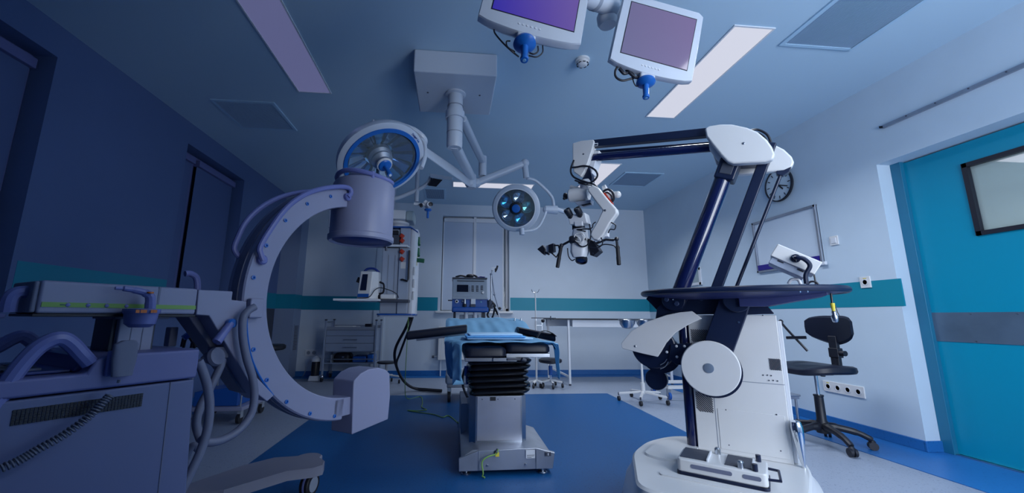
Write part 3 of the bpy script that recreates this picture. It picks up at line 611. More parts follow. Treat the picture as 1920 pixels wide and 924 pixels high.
# control box on the tray, held by a bent tube
th_ = math.radians(-33); ce = P(1490, 489, .02)
Rb = Matrix.Rotation(-th_, 3, 'Y')
mon = thing('control_box', 'tilted white control box on a bent navy tube above the microscope tray', 'control unit', SC, (ce.x, ce.y, zt+.02))
b = MB(); b.cb(ce, (.21, .19, .075), Rb); cbx = part(mon, 'housing', b, M['white'], .006)
b = MB(); b.cb(ce+Rb@V((-.01, .0, -.052)), (.17, .17, .045), Rb); part(mon, 'lower_case', b, M['pend'], .004)
b = MB()
for dx in (-.05, .045): b.cb(ce+Rb@V((dx, -.082, -.044)), (.03, .01, .006), Rb)
part(mon, 'slot', b, M['black'])
q = P(1492, 484, -.082); b = MB(); b.lathe([(.022, .0), (.022, .008)], q, (0, 1, 0), seg=24); b.tube([q, q+V((.0, -.03, 0)), q+V((.03, -.035, -.01)), q+V((.052, -.03, -.045)), P(1511, 515, -.11), P(1512, 532, -.11)], .011); part(mon, 'support_tube', b, M['navy'])
b = MB()
for k in range(3): a = k*2*PI/3+.5; b.sph(q+V((.015*math.cos(a), -.001, .015*math.sin(a))), .003, seg=8)
part(mon, 'bolt', b, M['chrome'])
b = MB(); b.tube([P(1478, 532, -.02), P(1484, 524, -.02), P(1496, 524, -.02), P(1502, 533, -.02)], .008); part(mon, 'grab_loop', b, M['white2'])
b = MB(); b.tube([P(1522, 496, .05), P(1526, 513, .05), P(1529, 530, .05), P(1529, 545, .05)], .004, seg=8); b.tube([P(1513, 534, .0), P(1520, 528, .0), P(1530, 529, .0), P(1536, 536, .0)], .005, seg=8); part(mon, 'cable', b, M['black'])
# hanging connector
q = P(1558, 549, -.05); cn = thing('hanging_connector', 'yellow sleeved plug hanging from the right end of the microscope tray', 'cable', SC, q)
part(cn, 'cable', MB().tube([q, P(1559, 558, -.05), P(1560.5, 569, -.05)], .005, seg=8), M['black'])
part(cn, 'sleeve', MB().cyl(P(1560.5, 568, -.05), P(1563, 583, -.05), .010, .007), M['yellow'])
b = MB(); q0, q1 = P(1563, 583, -.05), P(1567, 606, -.05); b.lathe([(.007, 0), (.010, .004), (.009, .02), (.014, .022), (.015, .032), (.012, .05), (.008, .056)], q0, (q1-q0).normalized(), seg=16); part(cn, 'plug', b, M['steel'])
part(cn, 'wire', MB().tube([P(1566, 572, -.04), P(1570, 584, -.04), P(1574, 592, -.04)], .002, seg=6), M['black'])
# foot pedal on the base
fp = thing('foot_pedal', 'white foot control pedal resting on the base of the microscope', 'foot pedal', SC, (.155, -.36, .262))
x0, x1, y0, y1 = -.03, .335, -.475, -.27; zb = .2625
b = MB(); b.loft([[V((x, y, z_)) for x, y in rrect(x1-x0, y1-y0, .02, cx=(x0+x1)/2, cy=(y0+y1)/2)] for z_ in (zb+.012, zb+.07)]); bd = part(fp, 'body', b, M['white'], .008)
b = MB(); b.loft([[V((x, y, z_)) for x, y in rrect(x1-x0+.008, y1-y0+.008, .022, cx=(x0+x1)/2, cy=(y0+y1)/2)] for z_ in (zb+.0, zb+.014)]); part(fp, 'bottom_plate', b, M['navy'], .002)
for c0, c1 in ((-.02, .10), (.17, .28)):
    b = MB(); b.ext([V((c0, y0+.03, zb+.07)), V((c1, y0+.03, zb+.07)), V((c1-.005, y1-.03, zb+.076)), V((c0+.004, y1-.03, zb+.076))], (0, 0, .004)); pd = part(fp, 'pedal', b, M['dgrey'], .003)
    b = MB(); b.box((c1-.004, y0+.025, zb+.068), (c1+.004, y1-.02, zb+.082)); part(pd, 'pedal_side', b, M['white2'], .002)
for c0, c1, in ((.03, .20), (.24, .31)):
    b = MB(); b.loft([[V((x, y0-.0015+dy, z_)) for x, z_ in rrect(c1-c0, .018, .008, cx=(c0+c1)/2, cy=zb+.045)] for dy in (0, .002)]); part(bd, 'recess', b, M['carm2'])
for x, y in ((.29, y0+.02), (.30, y1-.03)): part(fp, 'joystick_button', MB().cyl((x, y, zb+.06), (x, y, zb+.10), .011, seg=16), M['navy'])
for x, y in ((.235, y0+.03), (.13, y1-.02)): part(fp, 'round_button', MB().lathe([(.014, 0), (.014, .03), (.008, .036)], (x, y, zb+.065)), M['steel'])
b = MB(); b.tube([(x1-.02, y0+.03, zb+.04), (x1+.045, y0+.03, zb+.045), (x1+.04, y1-.05, zb+.05), (x1-.02, y1-.04, zb+.05)], .006, smooth=False, seg=8); part(fp, 'handle', b, M['navy'])
part(fp, 'foot', MB().cyl((x1-.02, y0+.015, zb), (x1-.02, y0+.015, zb+.014), .02, seg=16), M['navy'])
# ================================================================== C-ARM X-RAY MACHINE
CA = Fr((-.6, 2.0), (.5545, .8322))
def Cp(u, v, b=0): return CA.p(u, v, b)
def cplate(mb, pts, b, th, r=0):
    q = [Cp(u, v, b) for u, v in pts]; q = rpoly(q, r) if r else q
    return mb.ext(q, (0, th, 0))
cm = thing('c_arm_machine', 'huge C-shaped mobile x-ray machine standing in the dark left foreground', 'x-ray machine', CA, (-.6, .1, 0))
# the C
cx_, cz_, ro, ri = .187, 1.085, .585, .483
def arc(r, a0, a1, n): return [V((cx_+r*math.cos(math.radians(a0+(a1-a0)*k/n)), 0, cz_+r*math.sin(math.radians(a0+(a1-a0)*k/n)))) for k in range(n+1)]
a0, a1 = 92, 266
b = MB(); o_ = arc(ro, a0, a1, 56); i_ = arc(ri, a0, a1, 56)
rings = []
for p_, q_ in zip(o_, i_):
    rings.append([p_+V((0, .006, 0)), p_+(q_-p_).normalized()*.006, q_+(p_-q_).normalized()*.004, q_+V((0, .004, 0)), q_+V((0, .112, 0)), q_+(p_-q_).normalized()*.004+V((0, .116, 0)), p_+(q_-p_).normalized()*.006+V((0, .116, 0)), p_+V((0, .11, 0))])
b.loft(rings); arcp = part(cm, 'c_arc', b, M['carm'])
b = MB(); o2 = arc(ro+.004, a0+8, a1-10, 50); o3 = arc(ro-.01, a0+8, a1-10, 50)
b.loft([[p_+V((0, .035, 0)), q_+V((0, .035, 0)), q_+V((0, .08, 0)), p_+V((0, .08, 0))] for p_, q_ in zip(o2, o3)]); part(arcp, 'outer_track', b, M['carm2'])
for u, v in ((620, 368), (576, 382), (535, 413), (499, 460), (475, 520), (475, 655), (500, 712), (537, 753), (581, 775), (627, 780)):
    q = Cp(u, v, -.001); part(arcp, 'screw_cap', MB().lathe([(.0085, .002), (.0085, -.003), (.004, -.004), (.004, .0), (.0001, .0)], q, (0, 1, 0), seg=16), M['blue'])
b = MB(); b.tube([Cp(u, v, -.004) for u, v in ((463, 575), (463, 620), (470, 665), (484, 700), (500, 725), (512, 741))], .004, seg=6); part(arcp, 'blue_edge', b, M['blue'])
# hand rails
b = MB(); b.tube([Cp(u, v, .10) for u, v in ((452, 487), (447, 480), (439, 466), (446, 445), (461, 416), (485, 392), (515, 374), (545, 364), (575, 359), (603, 360))], .011); part(cm, 'hand_rail', b, M['lav'])
b = MB(); b.tube([Cp(u, v, -.02) for u, v in ((493, 488), (489, 477), (487, 466), (494, 450), (510, 425), (528, 400), (548, 380), (575, 363), (607, 353), (640, 350), (655, 353), (658, 362), (652, 369))], .012); hr = part(cm, 'hand_rail', b, M['lav'])
for u, v in ((492, 487), (652, 369)): part(hr, 'rail_end', MB().lathe([(.014, -.012), (.02, -.006), (.02, .02)], Cp(u, v, -.01), (0, 1, 0), seg=20), M['lav'])
# image intensifier drum
q = V((.243, .05, 0)); zb_, zt_ = 1.40, 1.745
b = MB(); b.lathe([(.150, zb_+.012), (.168, zb_), (.176, zb_+.008), (.176, zb_+.03), (.168, zb_+.036), (.168, zt_-.03), (.155, zt_-.008), (.10, zt_), (.095, zt_+.03)], q, (0, 0, 1), seg=56); dm = part(cm, 'image_detector', b, M['carm'])
b = MB(); b.lathe([(.149, zb_+.009), (.145, zb_+.007), (.0001, zb_+.007)], q, (0, 0, 1), seg=48, caps=False); part(dm, 'detector_face', b, M['blue_d'])
b = MB(); b.tube([q+V((.15*math.cos(t), .15*math.sin(t)-.0, zt_+.012+.012*math.cos(t*2))) for t in [2*PI*k/20 for k in range(20)]], .013, closed=True, n=3); part(dm, 'detector_hand_rail', b, M['lav'])
b = MB()
for t in (0, 2.1, 4.2): b.cyl(q+V((.15*math.cos(t), .15*math.sin(t), zt_-.02)), q+V((.15*math.cos(t), .15*math.sin(t), zt_+.02)), .012)
part(dm, 'rail_post', b, M['lav'])
b = MB(); b.box((.13, .0, 1.565), (.2, .112, 1.69)); b.box((.088, -.01, 1.565), (.16, .125, 1.685)); part(cm, 'detector_mount', b, M['carm'], .006)
b = MB(); b.cyl(Cp(724, 462, -.10), Cp(724, 470, -.10), .006); part(dm, 'latch', b, M['dgrey'])
# x-ray tube box at the lower end
fr_ = [(663, 722), (664, 714), (677, 700), (692, 692), (710, 689), (724, 693), (731, 700), (732, 743), (728, 786), (660, 815)]
b = MB(); q = [Cp(u, v, -.02) for u, v in fr_]; b.ext(q, (0, .15, 0)); tb = part(cm, 'xray_tube_box', b, M['carm'], .006)
b = MB(); zz = (Cp(663, 748, -.02).z, Cp(661, 790, -.02).z); xx_ = Cp(662, 760, -.02).x; b.box((xx_-.10, 0, zz[0]-.075), (xx_+.02, .112, zz[0]+.01)); part(tb, 'tube_mount', b, M['carm'], .004)
# L-shaped carrier
b = MB(); cplate(b, [(372, 543), (437, 546), (435, 562), (463, 565), (460, 600), (462, 650), (478, 703), (514, 741), (501, 753), (478, 735), (392, 592), (368, 590)], -.03, .15); cr = part(cm, 'arm_carrier', b, M['carm'], .004)
b = MB(); cplate(b, [(365, 592), (390, 591), (480, 737), (478, 742), (455, 735), (352, 592)], .05, .10); part(cm, 'carrier_rib', b, M['carm2'], .004)
b = MB(); b.cyl(Cp(433, 606, -.045), Cp(406, 641, -.06), .013, .016); lv = part(cm, 'brake_lever', b, M['lav']); part(lv, 'lever_knob', MB().lathe([(.012, .03), (.017, .02), (.017, -.012), (.012, -.016)], Cp(433, 606, -.04), (0, 1, 0), seg=16), M['blue'])
b = MB(); b.box(*[tuple(x) for x in (Cp(467, 596, -.03), Cp(497, 560, -.03)+V((0, .03, 0)))]); part(cm, 'cable_clamp', b, M['carm'], .006)
# horizontal beam
bl, br_ = -.962, -.582
b = MB(); b.box((bl, -.05, 1.0), (br_, .14, 1.089)); bmn = part(cm, 'horizontal_arm', b, M['carm'], .008)
b = MB(); b.box((bl-.006, -.052, .992), (br_, .142, 1.0)); part(bmn, 'underside', b, M['black'], .002)
part(bmn, 'end_cap', MB().box((bl-.012, -.045, 1.002), (bl+.001, .13, 1.086)), M['carm2'], .006)
xs_ = [Cp(u, 572, -.05).x for u in (77, 125, 128, 163, 166, 198, 201, 235, 238, 285, 288, 367)]
for k in range(0, 12, 2):
    part(bmn, 'scale_label', MB().box((xs_[k], -.0525, 1.018), (xs_[k+1], -.049, 1.031)), M['lime'])
part(bmn, 'label_mark', MB().box((Cp(112, 570, -.05).x, -.0535, 1.023), (Cp(121, 570, -.05).x, -.05, 1.026)), M['green'])
for k in (1, 3, 5, 7): part(bmn, 'button', MB().lathe([(.005, .002), (.005, -.004), (.003, -.005)], ((xs_[k]+xs_[k+1])/2, -.05, 1.0245), (0, 1, 0), seg=12), M['lav'])
b = MB(); b.box((Cp(296, 555, -.05).x-.0, -.051, 1.0), (Cp(300, 555, -.05).x, -.049, 1.088)); part(bmn, 'seam', b, M['carm2'])
b = MB(); b.tube([Cp(u, v, .0) for u, v in ((60, 547), (46, 547), (32, 549), (22, 556), (17, 568), (14, 585))], .017, n=4); part(cm, 'end_handle', b, M['lav'])
b = MB(); b.tube([Cp(u, v, -.10) for u, v in ((216, 540), (232, 541), (252, 544), (272, 549), (281, 556), (282, 568), (281, 584))], [.005, .008, .010, .012, .013, .014, .014]); hd = part(cm, 'release_handle', b, M['lav']); part(hd, 'orange_tip', MB().lathe([(.008, 0), (.008, .005)], Cp(282, 550, -.115), (0, 0, 1), seg=12), M['orange'])
b = MB(); b.lathe([(.052, .03), (.055, .035), (.055, .044), (.03, .046)], Cp(262, 607, -.10)+V((0, 0, -.0)), (0, 0, 1), seg=32, sc=(1, .8)); b.lathe([(.03, -.01), (.045, .0), (.05, .03)], Cp(262, 607, -.10), (0, 0, 1), seg=28, sc=(1, .8)); kb = part(cm, 'arm_pivot_cover', b, M['lav'])
for k, u in enumerate((258, 266, 272, 285, 291)): part(kb, 'orange_mark', MB().cb(Cp(u, 583.5, -.16), (.006 if k % 2 else .009, .002, .009)), M['orange'])
b = MB(); b.tube([Cp(u, v, .2) for u, v in ((347, 513), (357, 513), (367, 519), (370, 530), (370, 548))], .012); part(cm, 'rear_handle', b, M['lav'])
# pillar
x0, x1 = Cp(222, 620, .0).x, Cp(288, 620, .0).x
b = MB(); b.box((x0, -.0, .86), (x1, .14, .995)); pl_ = part(cm, 'lift_column', b, M['carm'], .004)
b = MB(); b.box((x0-.012, .02, .86), (x1+.012, .15, .99)); part(cm, 'column_sleeve', b, M['dgrey'], .003)
for f_ in (.35, .68): part(pl_, 'seam', MB().box((x0+(x1-x0)*f_-.001, -.0012, .87), (x0+(x1-x0)*f_+.001, .001, .99)), M['carm2'])
b = MB(); b.box((x0-.02, -.02, .985), (x1+.03, .15, .995)); part(cm, 'column_cap', b, M['carm2'], .002)
# cabinet
R0, L0, N0, F0 = -.585, -1.32, -.12, .34
seamz = .797
zt1 = .888
pf_ = [(R0, seamz), (R0, zt1), (-.815, zt1), (-.845, zt1-.012), (-.86, .842), (L0, .842), (L0, seamz)]
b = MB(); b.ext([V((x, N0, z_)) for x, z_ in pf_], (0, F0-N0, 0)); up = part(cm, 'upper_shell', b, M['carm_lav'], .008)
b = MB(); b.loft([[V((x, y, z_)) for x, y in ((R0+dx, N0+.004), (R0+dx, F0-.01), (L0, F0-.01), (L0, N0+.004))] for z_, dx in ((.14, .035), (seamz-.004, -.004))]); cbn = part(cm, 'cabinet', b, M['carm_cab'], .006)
sx = Cp(322, 712, N0).x; sx2 = Cp(308, 855, N0).x
b = MB(); b.bar((sx, N0+.0035, seamz-.004), (sx2, N0+.0035, .45), .0025, .003, up=(0, 1, 0)); part(cbn, 'seam', b, M['carm2'])
c00, c10, c01, c11 = [Cp(u, v, N0) for u, v in ((28, 771), (267, 739), (23, 796), (264, 760))]
b = MB()
for j in range(6):
    for i in range(36):
        s_, t_ = i/35, j/5; q = (c00*(1-s_)+c10*s_)*(1-t_)+(c01*(1-s_)+c11*s_)*t_; b.cb((q.x, N0+.003, q.z), (.0055, .003, .0055))
part(cbn, 'vent_holes', b, M['black'], kind='stuff')
# control deck, keys, handles
b = MB(); b.box((L0, -.06, .843), (-.875, .30, .852)); b.ext([V((-.875, -.07, .845)), V((-.83, -.07, .845)), V((-.83, -.07, .885)), V((-.86, -.07, .885))], (0, .36, 0)); dk = part(cm, 'control_deck', b, M['blue_d'], .003)
b = MB(); 
for i in range(7):
    for j in range(6):
        part(dk, 'key', MB().box((-1.17+i*.036, -.03+j*.036, .852), (-1.14+i*.036, -.003+j*.036, .857)), M['dgrey'] if (i+j) % 3 else M['carm2'])
b = MB(); b.tube([Cp(u, v, -.10) for u, v in ((-30, 790), (0, 742), (31, 695), (66, 656), (95, 638), (117, 635), (134, 645), (152, 664), (168, 681))], .019, n=5); part(cm, 'push_handle', b, M['lav'])
b = MB(); b.tube([Cp(u, v, .24) for u, v in ((-40, 668), (0, 648), (20, 637), (40, 630), (52, 634), (66, 645), (88, 662), (100, 668))], .019, n=5); part(cm, 'push_handle', b, M['lav'])
# handset and coiled lead
b = MB(); h0, h1 = Cp(237, 645, -.15), Cp(228, 705, -.15)
b.loft([[c+V((x*w_, y*.02, 0)) for x, y in rrect(1, 1, .3)] for c, w_ in ((h0+V((.004, 0, .01)), .03), (h0, .055), (h0*.5+h1*.5, .055), (h1, .045))]); hs = part(cm, 'handset', b, M['carm2'], .002)
b = MB(); b.box((h1.x-.03, -.135, h1.z-.0), (h1.x+.03, -.118, h1.z+.07)); part(cm, 'handset_holder', b, M['lav'], .004)
cp = smooth_path([Cp(u, v, -.16) for u, v in ((224, 712), (216, 730), (195, 752), (165, 782), (120, 815), (70, 843), (30, 866), (-30, 890))], 40)
pts = []; L = 0
b = MB(); pr_ = cp[0]; s_ = 0
for k, c in enumerate(cp):
    s_ += (c-pr_).length; pr_ = c; t = (cp[min(k+1, len(cp)-1)]-cp[max(0, k-1)]).normalized(); a_, c_, _ = basis(t)
    if s_ > .04:
        ph = s_/.0085*2*PI; pts.append((c, a_, c_, s_))
# resample helix
hel = []; n_h = int(pts[-1][3]/.0085*9)
for k in range(n_h):
    f_ = k/(n_h-1)*(len(pts)-1); i = int(f_); g = f_-i; j = min(i+1, len(pts)-1)
    c = pts[i][0]*(1-g)+pts[j][0]*g; ph = k/9*2*PI; hel.append(c+(pts[i][1]*math.cos(ph)+pts[i][2]*math.sin(ph))*.0085)
b.tube(hel, .0028, seg=5, smooth=False); b.tube(cp[:14], .004, seg=6, smooth=False); part(cm, 'coiled_lead', b, M['dgrey2'])
# hoses
def hose(pts, b0, r, m='hose'):
    b = MB(); b.tube([Cp(u, v, b0[k] if isinstance(b0, (list, tuple)) else b0) for k, (u, v) in enumerate(pts)], r, seg=12); return part(cm, 'hose', b, M[m])
hose([(478, 575), (466, 582), (456, 596), (455, 630), (462, 670), (473, 706), (477, 740), (471, 775), (449, 805), (418, 824), (390, 829), (376, 822)], -.07, .014)
hose([(416, 672), (415, 682), (405, 705), (391, 733), (378, 757), (369, 785), (370, 806), (380, 834)], .0, .014)
hose([(372, 676), (380, 695), (389, 725), (393, 761), (389, 804), (376, 846), (358, 885), (335, 930)], -.10, .014)
hose([(360, 880), (352, 870), (352, 850), (362, 835), (372, 842)], -.02, .012)
b = MB(); b.tube([Cp(u, v, .0) for u, v in ((384, 676), (393, 668), (404, 668), (414, 672))], .018); b.lathe([(.03, -.01), (.034, 0), (.03, .012)], Cp(404, 669, -.02), (.3, -1, .3), seg=24); b.cb(Cp(409, 660, .02), (.05, .05, .04)); part(cm, 'hose_connector', b, M['carm2'])
for pts in (((344, 652), (348, 636), (356, 626), (362, 622)), ((358, 652), (362, 640), (372, 650), (371, 630), (374, 620)), ((364, 652), (364, 625), (366, 610)), ((340, 650), (346, 630), (356, 634), (366, 652))):
    b = MB(); b.tube([Cp(u, v, .25) for u, v in pts], .005, seg=6); part(cm, 'cable', b, M['black'])
b = MB(); b.bar(Cp(344, 634, .2), Cp(374, 612, .2), .02, .02); part(cm, 'blue_plug', b, M['blue'], .003)
b = MB(); b.box(*[tuple(x) for x in (Cp(315, 650, .2), Cp(336, 613, .2)+V((0, .04, 0)))]); part(cm, 'junction_box', b, M['carm2'], .004)
# leg with castor
def cz(u, v, z_=.2): q = CA.z(u, v, z_); return V((q.x, q.y, z_))
lg = [cz(u, v) for u, v in ((350, 924), (420, 918), (540, 882), (590, 876), (606, 871), (609, 863), (600, 857), (575, 853), (515, 857), (455, 872))]
lg = [V((-.75, .25, .2))]+lg+[V((-.75, .62, .2))]
b = MB(); b.loft([[V((p_.x, p_.y, .150)) for p_ in lg], [V((p_.x, p_.y, .195)) for p_ in lg], [V((p_.x*.99+.0, p_.y*.99+.004, .2)) for p_ in lg]]); le = part(cm, 'leg', b, M['carm_leg'])
c = cz(578, 866, .17); b = MB(); b.lathe([(.07, -.035), (.074, -.03), (.074, .028), (.066, .034)], V((c.x, c.y, .165)), (0, 0, 1), seg=32); ct = part(cm, 'castor_housing', b, M['carm_leg'])
cw_ = V((c.x-.005, c.y-.03, 0)); wd_ = V((.30, -.95, 0)).normalized()
for s_ in (-1, 1):
    o_ = V((cw_.x, cw_.y, .0615))+wd_*.016*s_; b = MB(); b.lathe([(.055, -.011), (.0605, -.006), (.0605, .006), (.055, .011)], o_, wd_, seg=32); wh = part(cm, 'castor', b, M['rubber'])
    b = MB(); b.lathe([(.04, -.012), (.04, .012)], o_, wd_, seg=24); part(wh, 'wheel_hub', b, M['grey'])
b = MB(); b.lathe([(.064, -.004), (.064, .004)], V((cw_.x, cw_.y, .066)), wd_, seg=32); b.cyl((cw_.x, cw_.y, .06), (c.x, c.y, .13), .02); part(ct, 'castor_fork', b, M['lav'])
for x, y in ((-1.1, -.02), (-1.1, .28), (-.7, .0)): part(cm, 'castor', MB().cyl((x-.018, y, .0505), (x+.018, y, .0505), .05), M['rubber'])
b = MB(); b.box((-1.25, -.08, .09), (-.62, .32, .145)); part(cm, 'chassis', b, M['carm2'], .01)
# ================================================================== SURGICAL LIGHT
sl = thing('surgical_light', 'ceiling-mounted surgical light with one large and one small lamp head', 'surgical light', W, (-.005, 3.15, H))
b = MB(); b.box((-.335, 2.83, 2.862), (.318, 3.46, H)); bx_ = part(sl, 'ceiling_box', b, M['slwhite'], .012)
for x in (-.24, .2): part(bx_, 'screw', MB().cyl((x, 3.12, 2.858), (x, 3.12, 2.864), .008, seg=10), M['dgrey'])
px_, py_ = -.005, 3.12
zb_ = W.p(853, 278, py_).z
b = MB(); b.lathe([(.085, 2.862), (.085, 2.848), (.062, 2.842), (.062, zb_+.36), (.066, zb_+.355), (.066, zb_+.02), (.058, zb_)], (px_, py_, 0), (0, 0, 1), seg=36); pole = part(sl, 'pole', b, M['slwhite'])
for v in (200, 216, 250):
    z_ = W.p(853, v, py_).z; part(pole, 'collar', MB().lathe([(.068, -.003), (.068, .003)], (px_, py_, z_), (0, 0, 1), seg=32), M['grey'])
hub = V((.2, 4.15, 0)); A0 = V((px_, py_, zb_+.03)); 
h1 = W.p(884, 333, 4.1); h2 = W.p(905, 303, 4.25)
B0 = W.p(866, 222, 3.16)
b = MB(); b.loft([[A0+V((x*.09, 0, z_*.07)) for x, z_ in rrect(1, 1, .35)], [h1+V((x*.09, 0, z_*.08)) for x, z_ in rrect(1, 1, .35)]]); b.cyl(h1+V((0, 0, .03)), h1-V((0, 0, .12)), .05, seg=24); part(sl, 'extension_arm', b, M['slwhite'])
b = MB(); b.loft([[B0+V((x*.08, 0, z_*.06)) for x, z_ in rrect(1, 1, .35)], [h2+V((x*.08, 0, z_*.06)) for x, z_ in rrect(1, 1, .35)]]); b.cyl(h2+V((0, 0, .06)), h2-V((0, 0, .17)), .045, seg=24); b.lathe([(.08, -.03), (.08, .03)], (px_, py_, B0.z), (0, 0, 1)); part(sl, 'extension_arm', b, M['slwhite'])
j1 = W.p(882, 343, 4.1); e1 = W.p(792, 280, 3.0); e1b = W.p(776, 262, 2.95)
b = MB(); b.loft([[j1+V((0, y*.08, z_*.10)) for y, z_ in rrect(1, 1, .4)], [j1*.5+e1*.5+V((0, y*.07, z_*.09)) for y, z_ in rrect(1, 1, .4)], [e1+V((0, y*.06, z_*.07)) for y, z_ in rrect(1, 1, .4)]]); b.sph(j1, .062); part(sl, 'spring_arm', b, M['slwhite'])
j2 = W.p(893, 343, 4.25); e2 = W.p(984, 306, 4.25)
b = MB(); b.loft([[j2+V((0, y*.08, z_*.09)) for y, z_ in rrect(1, 1, .4)], [e2+V((0, y*.07, z_*.08)) for y, z_ in rrect(1, 1, .4)]]); b.sph(j2, .055); b.sph(e2, .05); b.cyl(e2, W.p(987, 334, 4.25), .034); part(sl, 'spring_arm', b, M['slwhite'])
# large lamp head
hc = W.p(714, 296, 2.68); ax = V((.44, -.40, -.80)).normalized(); RL = .305
b = MB(); b.tube([e1, W.p(796, 262, 2.86), W.p(780, 246, 2.82), W.p(757, 236, 2.80)], .022, n=6); b.tube([W.p(700, 233, 2.78), W.p(745, 236, 2.86), W.p(790, 262, 2.84), W.p(797, 290, 2.80), W.p(790, 315, 2.72)], .016, n=6); part(sl, 'yoke', b, M['slwhite'])
b = MB(); b.lathe([(.0001, -.115), (.10, -.11), (.20, -.085), (.27, -.045), (.30, -.01), (RL, .02), (RL, .035), (RL-.014, .043), (RL-.05, .048), (RL-.055, .03)], hc, ax, seg=72, caps=False); lh = part(sl, 'lamp_head', b, M['slwhite'])
b = MB(); b.lathe([(RL-.035, .044), (RL-.037, .053), (RL-.062, .054), (RL-.064, .03)], hc, ax, seg=72, caps=False); part(lh, 'blue_ring', b, M['blue'])
A_, B_, _ = basis(ax)
b = MB(); b.lathe([(.245, .03), (.235, -.005), (.17, -.045), (.07, -.06), (.0001, -.06)], hc, ax, seg=40, caps=False); rf = part(lh, 'reflector_dish', b, M['mirror'])
for k in range(14):
    t = 2*PI*k/14; d_ = A_*math.cos(t)+B_*math.sin(t); s_ = ax.cross(d_)
    b = MB(); b.loft([[hc+d_*.10+ax*(-.045)+s_*x+ax*y for x, y in ((-.018, 0), (.018, 0), (.012, .02), (-.012, .02))], [hc+d_*.225+ax*(.005)+s_*x+ax*y for x, y in ((-.045, 0), (.045, 0), (.035, .018), (-.03, .024))]]); part(lh, 'reflector_facet', b, M['mirror'] if k % 3 else M['mirror_b'])
b = MB(); b.lathe([(.085, -.05), (.085, -.01), (.07, .01), (.075, .03), (.055, .055), (.055, .07)], hc, ax, seg=36); part(lh, 'bulb_housing', b, M['steel_m'])
b = MB(); b.lathe([(.238, .043), (.2, .047), (.0001, .05)], hc, ax, seg=48, caps=False); part(lh, 'front_glass', b, M['lampglass'])
b = MB(); b.lathe([(.054, .068), (.056, .075), (.052, .084), (.040, .085)], hc, ax, seg=36); part(lh, 'handle_collar', b, M['white'])
b = MB(); b.lathe([(.046, .078), (.046, .088), (.040, .094), (.016, .096), (.015, .15), (.018, .165), (.017, .185), (.010, .188)], hc, ax, seg=28); part(lh, 'handle', b, M['blue'])
part(lh, 'handle_tip', MB().lathe([(.011, .187), (.009, .191)], hc, ax, seg=12), M['white2'])
b = MB(); b.cyl(W.p(700, 231, 2.82), W.p(700, 225, 2.82), .008); b.cyl(W.p(704, 231, 2.82), W.p(704, 226, 2.82), .006); part(lh, 'fitting', b, M['slwhite'])
def text(par, s, loc, right, up, size, m, name='lettering', th=.0008):
    cu = bpy.data.curves.new(name, 'FONT'); cu.body = s; cu.size = size; cu.extrude = th; cu.align_x = 'CENTER'; cu.align_y = 'CENTER'
    to = bpy.data.objects.new(name, cu); me = bpy.data.meshes.new_from_object(to); bpy.data.objects.remove(to)
    r_ = V(right).normalized(); u_ = V(up); u_ = (u_-r_*u_.dot(r_)).normalized(); n_ = r_.cross(u_)
    me.transform(Matrix(((r_.x, u_.x, n_.x, loc[0]), (r_.y, u_.y, n_.y, loc[1]), (r_.z, u_.z, n_.z, loc[2]), (0, 0, 0, 1))))
    off_ = V(par['_off']) if '_off' in par else V((0, 0, 0)); me.transform(Matrix.Translation(-off_))
    o = bpy.data.objects.new(name, me); COL.objects.link(o); o.parent = par; me.materials.append(m); o['_off'] = list(off_); return o
# rim lettering on the upper edge of the large head
up_i = (V((0, 0, 1))-ax*ax.z).normalized(); rt_i = up_i.cross(ax).normalized(); rt_i = rt_i if rt_i.x > 0 else -rt_i
def rim(t, r, h): return hc+(up_i*math.cos(t)+rt_i*math.sin(t))*r+ax*h
for s_, t in (('Dräger', .30), ('Sola', .48)):
    pd_ = (up_i*math.cos(t)+rt_i*math.sin(t)); tg = (rt_i*math.cos(t)-up_i*math.sin(t))
    text(lh, s_, rim(t, RL-.022, .0475), tg, pd_, .022 if s_ == 'Dräger' else .018, M['blue_d'] if s_ == 'Dräger' else M['blue'])
# small lamp head
sc_ = W.p(967.5, 390, 4.3); ax2 = V((-.16, -.93, -.33)).normalized(); A_, B_, _ = basis(ax2)
b = MB(); b.tube([W.p(988, 334, 4.27), W.p(1003, 338, 4.3), W.p(1020, 352, 4.32), W.p(1034, 368, 4.34), W.p(1038, 382, 4.34), W.p(1038, 396, 4.34)], .017, n=5); b.tube([W.p(1024, 392, 4.32), W.p(1022, 402, 4.3), W.p(1012, 422, 4.28), W.p(1000, 431, 4.28), W.p(979, 434, 4.28)], .015, n=5); b.lathe([(.05, -.09), (.045, .05), (.025, .07)], W.p(1030, 393, 4.33), (-1, 0, .02)); b.cyl(W.p(979, 440, 4.27), W.p(978, 428, 4.27), .028); b.cyl(W.p(1040, 391, 4.34), W.p(1062, 399, 4.36), .03, .018); part(sl, 'yoke', b, M['slwhite'])
b = MB(); b.lathe([(.0001, -.11), (.12, -.10), (.20, -.06), (.25, -.01), (.262, .02), (.258, .035), (.235, .043), (.215, .042), (.21, .03)], sc_, ax2, seg=64, caps=False); l2 = part(sl, 'lamp_head', b, M['slwhite'])
b = MB(); b.lathe([(.262, -.005), (.270, .0), (.262, .008)], sc_, ax2, seg=64, caps=False); b.lathe([(.215, .040), (.222, .046), (.209, .046)], sc_, ax2, seg=64, caps=False); part(l2, 'rim', b, M['white2'])
b = MB(); b.lathe([(.21, .03), (.19, .0), (.12, -.04), (.0001, -.05)], sc_, ax2, seg=48, caps=False); part(l2, 'reflector_dish', b, M['mirror'])
